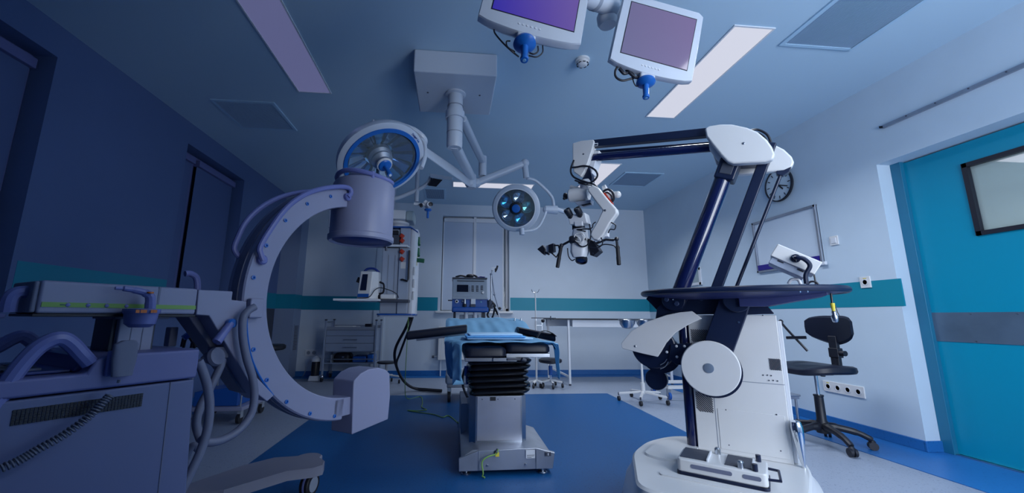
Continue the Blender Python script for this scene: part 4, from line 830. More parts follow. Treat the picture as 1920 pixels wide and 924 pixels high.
for k, m_ in ((0, 'mirror'), (1, 'mirror_b'), (2, 'mirror_g'), (3, 'mirror'), (4, 'mirror_b')):
    t = .7+k*2*PI/5; d_ = A_*math.cos(t)+B_*math.sin(t); b = MB(); b.lathe([(.058, .012), (.05, -.01), (.0001, -.025)], sc_+d_*.125, ax2, seg=28, caps=False); b.lathe([(.058, .012), (.062, .014), (.062, .008)], sc_+d_*.125, ax2, seg=28, caps=False); part(l2, 'reflector_cup', b, M[m_])
b = MB(); b.lathe([(.206, .036), (.0001, .042)], sc_, ax2, seg=48, caps=False); part(l2, 'front_glass', b, M['lampglass'])
b = MB(); b.lathe([(.072, -.02), (.072, .045), (.062, .05), (.060, .07), (.05, .075)], sc_, ax2, seg=32); part(l2, 'hub', b, M['black'])
b = MB(); b.lathe([(.046, .07), (.046, .085), (.04, .09), (.0001, .092)], sc_, ax2, seg=28); part(l2, 'handle', b, M['blue'])
# ================================================================== CEILING MONITORS
def monitor(o, R_, label, screen, cable_pts):
    t = thing('monitor', label, 'monitor', W, o, 'flat monitors hanging from the ceiling')
    R_ = Matrix(R_); o = V(o)
    def L(x, y, z): return o+R_@V((x, y, z))
    w_, h_ = .45, .39
    out = []
    for k in range(13):
        s = -1+2*k/12; out.append((s*w_/2, -.022*(1-s*s)+.006*(abs(s) > .95)))
    out += [(w_/2, h_*.5), (w_/2-.004, h_-.01), (w_/2-.03, h_+.008), (-w_/2+.03, h_+.008), (-w_/2+.004, h_-.01), (-w_/2, h_*.5)]
    b = MB(); b.loft([[L(x*.985, 0, h_*.5+(z-h_*.5)*.985) for x, z in out], [L(x, .006, z) for x, z in out], [L(x, .035, z) for x, z in out], [L(x*.92, .06, h_*.5+(z-h_*.5)*.92) for x, z in out]]); hs = part(t, 'housing', b, M['monw'])
    b = MB(); b.loft([[L(x, -.0015, z) for x, z in ((-w_/2+.046, .052), (w_/2-.038, .052), (w_/2-.038, h_-.035), (-w_/2+.046, h_-.035))], [L(x, .004, z) for x, z in ((-w_/2+.046, .052), (w_/2-.038, .052), (w_/2-.038, h_-.035), (-w_/2+.046, h_-.035))]]); part(t, 'screen_frame', b, M['black'])
    b = MB(); b.loft([[L(x, -.0025, z) for x, z in ((-w_/2+.05, .056), (w_/2-.042, .056), (w_/2-.042, h_-.04), (-w_/2+.05, h_-.04))], [L(x, .002, z) for x, z in ((-w_/2+.05, .056), (w_/2-.042, .056), (w_/2-.042, h_-.04), (-w_/2+.05, h_-.04))]]); part(t, 'screen', b, M[screen])
    for k in range(6): b = MB(); b.lathe([(.0045, .001), (.0045, -.0025)], L(-.05+k*.018, 0, .018-.00), R_@V((0, 1, 0)), seg=10); part(hs, 'button', b, M['white2'])
    b = MB(); b.loft([[L(x, y, -.012) for x, y in rrect(.085, .06, .01, cy=.03, cx=-.01)], [L(x, y, -.05) for x, y in rrect(.075, .05, .01, cy=.03, cx=-.01)]]); mt_ = part(t, 'handle_mount', b, M['monw'])
    hd_ = R_@V((.12, -.18, -.97)); hd_.normalize()
    b = MB(); b.lathe([(.020, -.01), (.045, -.002), (.048, .01), (.038, .02), (.016, .028), (.014, .085), (.018, .095), (.016, .105), (.009, .106)], L(-.01, .02, -.05), hd_, seg=28); hn = part(t, 'handle', b, M['blue'])
    b = MB(); b.lathe([(.009, .105), (.007, .108)], L(-.01, .02, -.05), hd_, seg=12); part(hn, 'handle_tip', b, M['drape'])
    for pts, r in cable_pts:
        b = MB(); b.tube([L(*p_) for p_ in pts], r, seg=8); part(t, 'cable', b, M['black'])
    return t
RR = ((.9738, .0232, .2262), (-.0076, .9975, -.0696), (-.2272, .0661, .9716))
RL_ = ((.9784, -.0484, .201), (.032, .996, .0838), (-.2043, -.0756, .976))
monitor((.3025, 1.4638, 2.1841), RL_, 'left ceiling monitor with a blue-violet screen and blue handle', 'screen_l',
 [(((-.15, .04, 0), (-.14, .03, -.035), (-.10, .03, -.07), (-.055, .03, -.10), (-.02, .05, -.10)), .0035), (((-.07, .03, -.052), (-.085, .03, -.06), (-.075, .03, -.085), (-.04, .04, -.09)), .003), (((.05, .04, -.03), (.055, .04, -.055), (.04, .04, -.075), (.02, .04, -.075)), .0035), (((.07, .04, -.02), (.075, .04, -.055), (.055, .04, -.085), (.02, .04, -.09)), .003)])
monitor((1.0044, 1.7894, 2.2608), RR, 'right ceiling monitor with a pinkish screen glowing in place of reflections, blue handle below', 'screen_r',
 [(((-.17, .03, -.01), (-.175, .03, -.035), (-.165, .03, -.065), (-.13, .03, -.075), (-.09, .03, -.055), (-.06, .03, -.035)), .006), (((-.16, .02, -.02), (-.13, .02, -.04), (-.10, .03, -.02), (-.08, .02, -.04)), .009), (((-.12, .03, -.01), (-.10, .02, -.03), (-.07, .02, -.045), (-.045, .03, -.03)), .008), (((-.08, .03, -.04), (-.07, .02, -.075), (-.05, .03, -.085), (-.03, .04, -.07)), .003)])
pa = thing('ceiling_boom', 'white jointed ceiling arm between the two hanging monitors', 'ceiling arm', W, (.85, 1.75, H))
q1 = W.p(1133, 5, 1.85); q2 = W.p(1152, 38, 1.9); q0 = W.p(1100, -12, 1.62)
b = MB(); b.cyl(W.p(1095, -8, 1.8), W.p(1150, 15, 1.9), .05, seg=28); part(pa, 'swivel_joint', b, M['monw'])
b = MB(); b.cyl(W.p(1132, 22, 1.93), W.p(1175, 32, 1.95), .052, seg=28); b.lathe([(.045, 0), (.055, .02), (.055, .06), (.04, .09)], W.p(1140, 48, 1.93), (-.1, 0, 1)); part(pa, 'swivel_joint', b, M['white2'])
b = MB(); b.lathe([(.053, -.012), (.053, .012)], W.p(1116, 1, 1.84), (W.p(1150, 15, 1.9)-W.p(1095, -8, 1.8)).normalized(), seg=28); part(pa, 'joint_ring', b, M['grey'])
b = MB(); c_ = W.p(1120, -20, 1.83); b.cyl((c_.x, c_.y, c_.z), (c_.x, c_.y, H), .045, seg=24); part(pa, 'drop_tube', b, M['monw'])
b = MB(); b.bar(W.p(1100, -8, 1.80), V((.36, 1.54, 2.42)), .06, .05); b.bar(W.p(1160, 30, 1.95), V((1.06, 1.90, 2.42)), .06, .05); part(pa, 'cross_arm', b, M['white2'], .006)
part(pa, 'ceiling_plate', MB().lathe([(.11, 0), (.11, -.02), (.06, -.03)], (c_.x, c_.y, H), (0, 0, 1), seg=32), M['monw'])
# ================================================================== OPERATING TABLE
ot = thing('operating_table', 'steel operating table with black pads on a bellows column in the middle of the room', 'operating table', W, (.38, 3.3, 0))
z1_, z2_ = .115, .155
def wp(u, v, y): return W.p(u, v, y)
# plinth
f0 = [(.072, 2.765), (.685, 2.775), (.70, 3.95), (.10, 3.90)]
b = MB(); b.ext([V((.072, 2.765, .03)), V((.685, 2.775, .03)), V((.70, 2.775, .125)), V((.575, 2.772, .158)), V((.20, 2.768, .150)), V((.070, 2.765, .105))], (.005, .03, 0)); fr_p = part(ot, 'front_cover', b, M['steel_m'], .003)
b = MB(); b.loft([[V((.085, 2.79, .03)), V((.69, 2.79, .03)), V((.70, 3.47, .03)), V((.09, 3.47, .03))], [V((.085, 2.79, .105)), V((.69, 2.79, .105)), V((.70, 3.47, .105)), V((.09, 3.47, .105))], [V((.16, 2.79, .15)), V((.58, 2.79, .15)), V((.57, 3.45, .15)), V((.16, 3.45, .15))]]); part(ot, 'plinth', b, M['steel_m'], .004)
for x0, x1 in ((.198, .201), (.574, .577)): part(fr_p, 'seam', MB().box((x0, 2.762, .035), (x1, 2.767, .15)), M['grey'])
part(fr_p, 'rating_label', MB().box((.505, 2.7625, .10), (.565, 2.768, .148)), M['white2']); 
for z_, w_ in ((.112, .045), (.118, .05), (.104, .03)): part(fr_p, 'label_line', MB().box((.512, 2.7615, z_), (.512+w_, 2.763, z_+.002)), M['dgrey'])
b = MB().box((.635, 2.764, .110), (.672, 2.773, .132)); mk = part(fr_p, 'socket_plate', b, M['dgrey']); part(mk, 'socket_mark', MB().box((.650, 2.762, .114), (.656, 2.765, .128)), M['white2'])
for x in (.255, .505): part(fr_p, 'bolt', MB().cyl((x, 2.758, .062), (x, 2.768, .062), .006, seg=10), M['steel'])
for x, y in ((.12, 2.81), (.62, 2.80), (.12, 3.43), (.64, 3.43)): part(ot, 'foot', MB().lathe([(.03, 0), (.032, .006), (.026, .012), (.012, .014), (.012, .034)], (x, y, 0)), M['steel'])
b = MB(); b.box((.095, 3.30, .04), (.17, 3.85, .33)); part(ot, 'cable_box', b, M['steel_m'], .006)
# pedestal
b = MB(); b.loft([[V((x, y, z_)) for x, y in ((.185, 2.93), (.51, 2.93), (.545, 2.97), (.545, 3.40), (.145, 3.40), (.145, 2.98))] for z_ in (.14, .455)]); pd_ = part(ot, 'pedestal', b, M['steel'], .003)
b = MB(); b.box((.195, 2.922, .165), (.50, 2.931, .452)); fp_ = part(pd_, 'front_panel', b, M['steel_p'], .002)
for x in (.23, .34, .46): part(fp_, 'screw', MB().cyl((x, 2.919, .435), (x, 2.923, .435), .004, seg=8), M['dgrey'])
part(fp_, 'notch', MB().box((.285, 2.920, .425), (.325, 2.924, .45)), M['black'])
# bellows
b = MB(); rings = []
n_ = 6
for k in range(n_*6+1):
    t = k/(n_*6); ph = (t*n_) % 1; g = math.sin(ph*PI)**.6 if ph else 0; z_ = .455+t*.245; w_ = .36+.075*g+.03*t; d_ = .34+.075*g
    sh = .02*math.sin(t*9); rings.append([V((.355+sh*.5+x, 3.14+y, z_+.012*math.sin(ph*PI)*(x/.2))) for x, y in rrect(w_, d_, .06, 4)])
b.loft(rings); part(ot, 'bellows', b, M['bellows'])
# top: rails and pads
b = MB(); b.box((.105, 2.90, .690), (.40, 3.9, .716)); b.box((.30, 2.885, .692), (.47, 2.92, .716)); rl = part(ot, 'leg_frame', b, M['steel'], .003)
b = MB(); b.box((.40, 2.93, .715), (.72, 3.9, .742)); part(ot, 'leg_frame', b, M['steel'], .003)
b = MB(); b.box((.40, 2.87, .700), (.52, 2.95, .715)); b.cyl((.50, 2.86, .712), (.53, 2.87, .70), .012); part(ot, 'clamp', b, M['dgrey'], .002)
def pad(x0, x1, y0, y1, z0, z1, rotz=0, name='leg_pad'):
    c = V(((x0+x1)/2, (y0+y1)/2, 0)); w_ = x1-x0; d_ = y1-y0; Rz = Matrix.Rotation(rotz, 3, 'Z'); rr = []
    for z_, i in ((z0, .012), (z0+.012, 0), (z1-.028, 0), (z1-.010, .010), (z1, .035)):
        rr.append([c+Rz@V((x, y, 0))+V((0, 0, z_)) for x, y in rrect(w_-2*i, d_-2*i, .05-i*.5, 5)])
    return part(ot, name, MB().loft(rr), M['vinylpad'])
pad(.095, .395, 2.885, 3.55, .718, .792, .02); pad(.405, .735, 2.93, 3.6, .744, .812, -.03)
b = MB(); b.box((.11, 3.55, .70), (.70, 4.45, .74)); part(ot, 'table_frame', b, M['steel'], .004)
b = MB(); b.loft([[V((x, y, z_-dz)) for dz in (.07, 0)]+[V((x2, y, z_-dz)) for dz in (0, .07)] for x, x2, y, z_ in ((.06, .76, 3.60, .825), (.06, .76, 3.85, .855), (.04, .72, 4.15, .945), (.02, .66, 4.45, .965))]); part(ot, 'seat_pad', b, M['vinylpad'], .02)
b = MB(); b.box((.04, 3.6, .735), (.055, 4.3, .765)); b.box((.755, 3.6, .735), (.77, 4.3, .765)); part(ot, 'side_rail', b, M['steel'], .002)
q = wp(971, 604, 4.1)
b = MB(); b.box((q.x-.035, 4.08, .80), (q.x-.028, 4.12, .99)); b.box((q.x+.028, 4.08, .80), (q.x+.035, 4.12, .99)); b.box((q.x-.045, 4.085, .955), (q.x+.045, 4.11, .965)); part(ot, 'rail_clamp', b, M['steel'], .002)
# arm boards
b = MB(); p0, p1 = wp(764, 629, 3.7), wp(850, 619, 3.7); dd = (p1-p0)
b.loft([[p0+dd*t+V((0, y*(.16), z_*.075)) for y, z_ in rrect(1, 1, .28, 4)] for t in (0, .03, .5, 1.3)]); part(ot, 'arm_board', b, M['vinylpad'], .01)
b = MB(); b.bar(p0+dd*.2-V((0, 0, .045)), p0+dd*1.4-V((0, 0, .05)), .05, .02); part(ot, 'arm_board_bracket', b, M['steel'])
p0, p1 = wp(985, 622, 3.75), wp(1038, 633, 3.55); dd = p1-p0
b = MB(); b.loft([[p0+dd*t+V((0, y*(.15), z_*.065)) for y, z_ in rrect(1, 1, .28, 4)] for t in (-.3, .5, .97, 1.0)]); ab = part(ot, 'arm_board', b, M['vinylpad'], .01)
b = MB(); pts = [wp(1005, 636, 3.5), wp(1012, 624, 3.5), wp(1022, 620, 3.5), wp(1034, 624, 3.5), wp(1042, 630, 3.5)]
pp = smooth_path(pts, 6); b.loft([[q+V((0, y, z_)) for y, z_ in ((-.03, -.003), (.03, -.003), (.03, .003), (-.03, .003))] for q in pp]); part(ab, 'strap', b, M['black'])
b = MB(); b.cyl(wp(875, 686, 3.1), wp(875, 704, 3.1), .018); b.cyl(wp(875, 700, 3.1), wp(876, 720, 3.1), .010); part(ot, 'gas_spring', b, M['blue'])
hl = []; P0, P1 = wp(872, 690, 3.2), wp(878, 745, 3.0)
for k in range(200):
    t = k/199; c = P0*(1-t)+P1*t+V((-.03*math.sin(t*3), 0, 0)); hl.append(c+V((math.cos(k*.9)*.008, math.sin(k*.9)*.008, 0)))
part(ot, 'coiled_lead', MB().tube(hl, .003, seg=5, smooth=False), M['black'])
# earthing cable on the plinth
gc = part(ot, 'earthing_cable', MB().tube([wp(934, 842, 2.755), wp(930, 851, 2.75), wp(915, 856, 2.74), wp(904, 866, 2.735), (.225, 2.73, .03), (.22, 2.735, .012), (.235, 2.72, .008)], .0045, seg=8), M['lime'])
part(gc, 'cable_tag', MB().box(*[tuple(c) for c in (wp(929, 856, 2.75), wp(936, 848, 2.75)+V((0, .003, 0)))]), M['yellow'])
part(gc, 'plug', MB().cyl(wp(933, 842, 2.765), wp(930, 849, 2.75), .008), M['dgrey'])
# drape
def drape_mesh():
    rows = []; ny = 60; nx = 64
    rnd = random.Random(3)
    for j in range(ny+1):
        t = j/ny; y = 2.895+t*1.62
        zc = .822+.006*math.sin(t*20) if y < 3.5 else .822+(y-3.5)*.06
        if y > 3.62: zc = .829+(.975-.829)*(1-math.cos(min(1, (y-3.62)/.55)*PI))/2
        xl = 0; xr = .765-.08*max(0, (y-3.8)/.7)
        xl = .085-.13*max(0, min(1, (y-2.90)/.14))
        row = []
        # arc parameter: left hang | top | right hang
        hl_ = .30 if y > 2.97 else .26; hl_ *= .75+.25*math.cos((t-.1)*3); hr_ = .25 if y < 2.96 else max(.03, .25-(y-2.96)*2.5)
        top = xr-xl; L = hl_+top+hr_
        for i in range(nx+1):
            s = i/nx*L
            if s < hl_:
                d = hl_-s; x = xl-.004+(.36 if y < 3.3 else .15)*d*(xl < 0)+.012*math.sin(t*31)*min(1, d*8); z_ = zc-d-.006
            elif s < hl_+top:
                x = xl+(s-hl_); z_ = zc+.022*mnoise.noise(V((x*5, y*4, 1)))+.010*mnoise.noise(V((x*14+y*3, y*7, 4))) if y > 3.45 else zc+.003*math.sin(x*31+t*17)
                ed = min(x-xl, xr-x); z_ -= .012*max(0, 1-ed/.03)
            else:
                d = s-hl_-top; x = xr+.010+.004*min(1, d/.05)*(.6+.4*math.sin(t*27)); z_ = zc-d-.006
            row.append(V((x, y+.01*math.sin(i*.9+t*6), z_)))
        rows.append(row)
    return MB().loft(rows, caps=False, closed=False)
dr_ = solo('surgical_drape', drape_mesh(), M['drape'], 'light blue surgical drape spread over the operating table', 'drape', base=(.4, 3.7, .82))
md = dr_.modifiers.new('solid', 'SOLIDIFY'); md.thickness = .0015; md.offset = 1
# folded packs
for k, (x0, x1, y0, y1, m_, lb) in enumerate(((.12, .62, 3.02, 3.42, 'drape2', 'pale blue folded surgical sheet lying lowest in the stack on the drape'), (.115, .56, 3.00, 3.44, 'blue_sheet', 'brighter blue folded sheet in the middle of the stack on the drape'), (.14, .54, 3.03, 3.40, 'drape2', 'pale folded surgical pack on top of the stack on the drape'))):
    z0 = .8345+k*.0135; pk = []
    for zz_, i in ((0, .004), (.003, 0), (.009, 0), (.012, .006)): pk.append([V(((x0+x1)/2+x, (y0+y1)/2+y+x*.03, z0+zz_+.0012*math.sin(x*25+k*2))) for x, y in rrect(x1-x0-2*i, y1-y0-2*i, .012, 3)])
    solo('folded_sheet', MB().loft(pk), M[m_], lb, 'surgical sheet', base=((x0+x1)/2, (y0+y1)/2, z0), group='folded sheets on the operating table')
# loose earthing cable on the floor
P_ = [(-.52, 5.05, 1.0), (-.525, 5.05, .6), (-.53, 5.1, .15), (-.50, 5.2, .01), (-.36, 5.35, .006), (-.31, 5.0, .006), (-.30, 4.75, .006), (-.24, 4.62, .006), (-.33, 4.58, .006), (-.44, 4.60, .006), (-.30, 4.50, .006), (-.15, 4.40, .006), (-.06, 4.28, .006), (-.02, 4.34, .006), (.02, 4.30, .006), (.09, 4.05, .006), (.085, 3.9, .05)]
solo('green_cable', MB().tube(P_, .0045, seg=6, n=5), M['lime'], 'thin green-yellow earthing cable trailing over the blue floor to operating table', 'cable', base=(-.3, 4.6, 0))
# ================================================================== SUPPLY PENDANT
yP = 5.0
def pp_(u, v, y=yP): return W.p(u, v, y)
sp = thing('supply_pendant', 'tall ceiling-hung medical supply column with shelf and red outlets', 'supply column', W, (-.68, 5.1, 1.0))
xl, xr = -.87, -.46
zb0, zt0 = 1.03, 2.08
b = MB(); b.box((-.87, 5.02, zb0), (-.66, 5.30, zt0)); b.box((-.66, 4.99, zb0-.0), (-.53, 5.33, zt0+.02)); bd = part(sp, 'column', b, M['pend'], .01)
b = MB(); b.loft([[V((x, 5.16+y, z_)) for x, y in rrect(.10, .36, .04, cx=-.49)] for z_ in (zb0, zt0)]); part(bd, 'side_profile', b, M['white2'])
for x in (-.79, -.71): part(bd, 'groove', MB().box((x-.005, 5.015, zb0+.15), (x+.005, 5.022, 1.75)), M['grey'])
b = MB(); b.loft([[V((x, 5.16+y, z_)) for x, y in rrect(.46, .42, .05, cx=-.665)] for z_ in (zb0-.02, zb0)]); part(sp, 'bottom_tray', b, M['bluepanel'], .003)
b = MB(); b.loft([[V((x, 5.16+y, z_)) for x, y in rrect(.44, .40, .05, cx=-.665)] for z_ in (zb0-.04, zb0-.02)]); part(sp, 'bottom_cover', b, M['pend'], .003)
b = MB(); b.box((-.98, 4.96, zt0+.012), (-.53, 5.34, zt0+.03)); b.ext([V((-.53, 4.96, zt0+.012)), V((-.44, 4.97, zt0-.045)), V((-.44, 4.97, zt0-.03)), V((-.53, 4.96, zt0+.03))], (0, .36, 0)); part(sp, 'top_shelf', b, M['bluepanel'], .004)
b = MB(); b.box((-.86, 4.9, 1.84), (-.55, 5.05, 1.865)); b.box((-.98, 4.95, 1.84), (-.53, 5.05, 1.855)); part(sp, 'shelf', b, M['white2'], .004)
part(sp, 'equipment_box', MB().box((-.86, 4.97, 1.866), (-.665, 5.015, 2.0)), M['dgrey'], .004)
part(sp, 'equipment_box', MB().box((-.86, 4.96, 2.005), (-.68, 5.015, 2.055)), M['black'], .004)
for v in (443, 451.5, 472, 486):
    q = pp_(754, v, 4.99)
    o_ = MB(); o_.cb((q.x, 4.975, q.z), (.05, .035, .05), Matrix.Rotation(.6, 3, 'Y')); o_.cyl((q.x, 4.99, q.z), (q.x, 4.945, q.z), .02); part(sp, 'red_outlet', o_, M['red'], .004)
part(sp, 'label', MB().box((-.635, 4.985, 1.58), (-.575, 4.992, 1.66)), M['white'])
b = MB(); b.tube([(-.53, 4.93, 1.80), (-.53, 4.93, 1.45), (-.54, 4.93, 1.42), (-.60, 4.95, 1.44), (-.62, 4.97, 1.44)], .012, smooth=False, seg=8); part(sp, 'handle', b, M['black'])
for z_ in (1.94, 1.80): part(sp, 'green_plug', MB().cyl((-.445, 5.1, z_+.05), (-.435, 5.05, z_-.05), .028, seg=12), M['green'])
part(sp, 'green_plug', MB().cb((-.40, 5.03, 1.69), (.10, .05, .05), Matrix.Rotation(.1, 3, 'Y')), M['green'], .005); part(sp, 'yellow_plug', MB().cb((-.455, 5.03, 1.68), (.03, .05, .12)), M['yellow'], .003)
for z_ in (1.2, 1.35, 1.5): part(bd, 'socket_frame', MB().box((-.475, 4.965, z_), (-.455, 4.985, z_+.1)), M['white'], .002)
# head and suspension
b = MB(); b.box((-.93, 4.95, 2.20), (-.60, 5.3, 2.32)); b.lathe([(.10, 2.09), (.10, 2.15), (.13, 2.17), (.13, 2.20)], (-.70, 5.15, 0), (0, 0, 1)); part(sp, 'brake_box', b, M['white2'], .012)
b = MB(); b.box((-.60, 4.98, 2.19), (-.50, 5.28, 2.32)); part(sp, 'arm_cap', b, M['ivory'], .02)
b = MB(); b.lathe([(.09, 2.30), (.09, 2.95), (.16, 2.98), (.16, H)], (-.85, 5.15, 0), (0, 0, 1)); part(sp, 'ceiling_tube', b, M['pend'])
q0, q1 = pp_(622, 392, 5.3), pp_(642, 430, 5.3); b = MB(); b.box((q0.x, 5.2, q1.z), (q1.x+.02, 5.5, q0.z)); b.box((q0.x, 5.22, q0.z-.12), (-.85, 5.32, q0.z-.04)); part(sp, 'second_arm', b, M['pend'], .01)
# device shelf
s0, s1 = pp_(637, 560), pp_(716, 562); b = MB(); b.box((s0.x, 4.72, s1.z-.025), (s1.x+.02, 5.1, s1.z)); sh_ = part(sp, 'device_shelf', b, M['white2'], .004)
part(sh_, 'shelf_end', MB().box((s0.x-.008, 4.74, s1.z-.022), (s0.x+.02, 5.08, s1.z-.002)), M['dgrey'], .003)
part(sp, 'device_shelf', MB().box((-.87, 4.80, s1.z-.03), (-.50, 5.02, s1.z)), M['dgrey'], .003)
zs_ = s1.z
# patient monitor
pm = thing('patient_monitor', 'small white patient monitor with dark screen on the supply column shelf', 'patient monitor', W, (-1.0, 4.88, zs_))
m0, m1 = pp_(668, 556, 4.78), pp_(710, 508, 4.78)
x0, x1 = m0.x, m1.x; zt_ = m1.z
b = MB(); b.loft([[V((x0, 4.80, zs_+.001)), V((x0+.15, 4.78, zs_+.001)), V((x1, 4.86, zs_+.001)), V((x1, 5.02, zs_+.001)), V((x0, 5.0, zs_+.001))], [V((x0+.02, 4.82, zt_)), V((x0+.165, 4.80, zt_)), V((x1-.01, 4.86, zt_)), V((x1-.01, 5.0, zt_)), V((x0+.02, 4.99, zt_))]]); hs = part(pm, 'housing', b, M['white'], .012)
c0, c1 = pp_(675, 544, 4.78), pp_(690, 514, 4.80)
b = MB(); b.ext([V((c0.x, 4.785, c0.z)), V((c1.x-.005, 4.772, c0.z)), V((c1.x, 4.79, c1.z)), V((c0.x+.015, 4.803, c1.z))], (0, .01, 0)); part(pm, 'screen', b, M['navy'])
part(pm, 'control_strip', MB().ext([V((x0+.01, 4.785, zs_+.02)), V((x0+.14, 4.768, zs_+.02)), V((x0+.14, 4.770, zs_+.06)), V((x0+.012, 4.788, zs_+.06))], (0, .01, 0)), M['bluepanel'])
b = MB(); b.tube([(x0+.04, 4.9, zt_-.01), (x0+.08, 4.9, zt_+.035), (x0+.16, 4.9, zt_+.04), (x0+.22, 4.92, zt_-.0)], .014, seg=8); part(pm, 'carry_handle', b, M['blue_d'])
b = MB(); b.cyl((x0, 4.88, zt_-.07), (x0-.02, 4.88, zt_-.13), .018); part(pm, 'side_knob', b, M['black'])
b = MB(); b.tube([(x1, 4.9, zt_-.12), (x1+.05, 4.88, zt_-.15), (x1+.05, 4.88, zt_-.24), (x1, 4.9, zt_-.26)], .012, seg=8); part(pm, 'lead', b, M['black'])
b = MB(); b.tube([(x0+.02, 4.76, zs_+.01), (x0+.15, 4.75, zs_+.02), (x1-.03, 4.76, zs_+.10), (x1+.03, 4.77, zs_+.13), (x1+.15, 4.78, zs_+.10), (x1+.22, 4.8, zs_+.06), (x1+.24, 4.82, zs_+.02)], .005, seg=6); part(pm, 'sensor_cable', b, M['black'])
pu = thing('infusion_device', 'small white device with black lead beside patient monitor on shelf', 'medical device', W, (-.82, 4.88, zs_))
b = MB(); b.box((x1+.005+.02, 4.82, zs_+.002), (x1+.20, 4.94, zs_+.06)); part(pu, 'housing', b, M['white'], .015); part(pu, 'black_cap', MB().cyl((x1-.005, 4.88, zs_+.03), (x1+.03, 4.88, zs_+.03), .026), M['black'])
# hoses to the floor
for pts, r in ((((-.50, 5.1, 1.0), (-.56, 5.15, .85), (-.69, 5.3, .60), (-.70, 5.45, .40), (-.62, 5.6, .18), (-.5, 5.8, .04), (-.3, 5.75, .022), (-.1, 5.66, .022)), .018), (((-.47, 5.1, 1.0), (-.53, 5.12, .8), (-.62, 5.2, .55), (-.68, 5.4, .38), (-.60, 5.56, .16), (-.46, 5.76, .03), (-.28, 5.70, .020), (-.1, 5.61, .02)), .014)):
    part(sp, 'hose', MB().tube(pts, r, seg=10, n=8), M['black'])
# ================================================================== CEILING ARM WITH CAMERA
ca = thing('ceiling_camera', 'small ceiling-arm camera with a blue handle left of the back window', 'camera', W, (-.42, 4.6, H))
def qa_(u, v, y=4.6): return W.p(u, v, y)
b = MB(); q = qa_(781, 378); b.cyl((q.x, 4.6, q.z), (q.x, 4.6, H), .024); b.lathe([(.07, H), (.07, H-.03), (.03, H-.05)], (q.x, 4.6, 0), (0, 0, 1)); part(ca, 'drop_tube', b, M['slwhite'])
b = MB(); b.tube([qa_(722, 375), qa_(745, 371), qa_(770, 361), qa_(790, 352), qa_(803, 342), qa_(808, 332)], .024); part(ca, 'curved_arm', b, M['slwhite'])
b = MB(); b.cyl(qa_(776, 382), qa_(800, 384), .018); b.cyl(qa_(796, 378), qa_(806, 388), .03); b.lathe([(.03, -.06), (.035, -.05), (.035, .04), (.03, .05)], qa_(803, 384), (.35, -.9, -.1)); cb_ = part(ca, 'camera_body', b, M['white2'])
part(cb_, 'camera_lens', MB().lathe([(.026, .05), (.026, .058), (.02, .06)], qa_(805, 384), (.35, -.9, -.1)), M['black']); part(cb_, 'knob', MB().lathe([(.02, 0), (.02, .05)], qa_(790, 386), (0, -1, 0), seg=14), M['black'])
b = MB(); b.lathe([(.04, .0), (.045, -.01), (.035, -.022), (.014, -.028), (.014, -.105), (.010, -.11)], qa_(802.5, 392), (0, 0, 1), seg=20); part(ca, 'handle', b, M['blue'])
b = MB(); b.loft([[qa_(u, v, y) for u, v in ((806, 325), (849, 332), (848, 338), (806, 333))] for y in (4.5, 4.75)]); lc = part(ca, 'lamp_housing', b, M['slwhite'], .006)
b = MB(); b.loft([[qa_(u, v, y) for u, v in ((812, 334), (830, 337), (818, 350), (803, 348))] for y in (4.52, 4.72)]); part(lc, 'dark_screen', b, M['black'], .004)
# ================================================================== ANAESTHESIA MACHINE
am = thing('anaesthesia_machine', 'grey and blue anaesthesia machine on castors behind the operating table', 'anaesthesia machine', W, (.22, 5.3, 0))
ya = 5.1
def aq(u, v, y=ya): return W.p(u, v, y)
x0, x1 = .01, .455; zA, zB, zC = aq(848, 585).z, aq(848, 558).z, aq(848, 522).z
b = MB(); b.ext([V((x0-.0, ya, zB+.0)), V((x0, ya+.03, zC)), V((x0, ya+.4, zC)), V((x0, ya+.4, zB))], (x1-x0, 0, 0)); up_ = part(am, 'ventilator_unit', b, M['am_grey'], .01)
b = MB(); b.box((x0-.005, ya+.02, zC), (x1, ya+.42, zC+.02)); part(am, 'top_shelf', b, M['dgrey'], .003)
yy = lambda z: ya+.03*(z-zB)/(zC-zB)-.004
def face(par, name, u0, v0, u1, v1, m, th=.006):
    a_, c_ = aq(u0, v0), aq(u1, v1); z0, z1 = sorted((a_.z, c_.z)); b = MB(); b.ext([V((a_.x, yy(z0)-.002, z0)), V((c_.x, yy(z0)-.002, z0)), V((c_.x, yy(z1)-.002, z1)), V((a_.x, yy(z1)-.002, z1))], (0, th, 0)); return part(par, name, b, m)
face(up_, 'screen', 857, 533.5, 878, 547, M['screen_off']); face(up_, 'display_slot', 857, 525.3, 908, 527.5, M['black']); face(up_, 'soft_key_strip', 880, 536, 882, 546, M['grey'])
for i, u in enumerate((884.5, 893, 901.5)):
    for j in range(4 if i < 2 else 3): face(up_, 'key_group', u, 535+j*3.1, u+4.2, 537.2+j*3.1, M['dgrey'])
q = aq(905.5, 548.3); part(up_, 'dial', MB().lathe([(.018, .004), (.018, -.012), (.014, -.016)], (q.x, yy(q.z), q.z), (0, 1, 0), seg=18), M['steel'])
b = MB(); b.box((x0-.003, ya-.03, zB-.02), (x1+.003, ya+.1, zB+.01)); part(up_, 'rim', b, M['am_grey'], .008)
zm = aq(848, 575).z
b = MB(); b.box((x0, ya-.005, zA), (x1+.01, ya+.42, zB-.01)); lo = part(am, 'gas_unit', b, M['bluepanel'], .006)
b = MB(); b.box((x0-.002, ya-.05, zA+.0), (x1+.015, ya+.02, zm)); part(lo, 'front_ledge', b, M['bluepanel'], .02)
b = MB(); q = aq(856.5, 565); b.lathe([(.022, 0), (.022, -.02), (.012, -.022), (.012, -.0)], (q.x, ya-.005, q.z), (0, 1, 0), seg=16); part(lo, 'pressure_gauge', b, M['white2'])
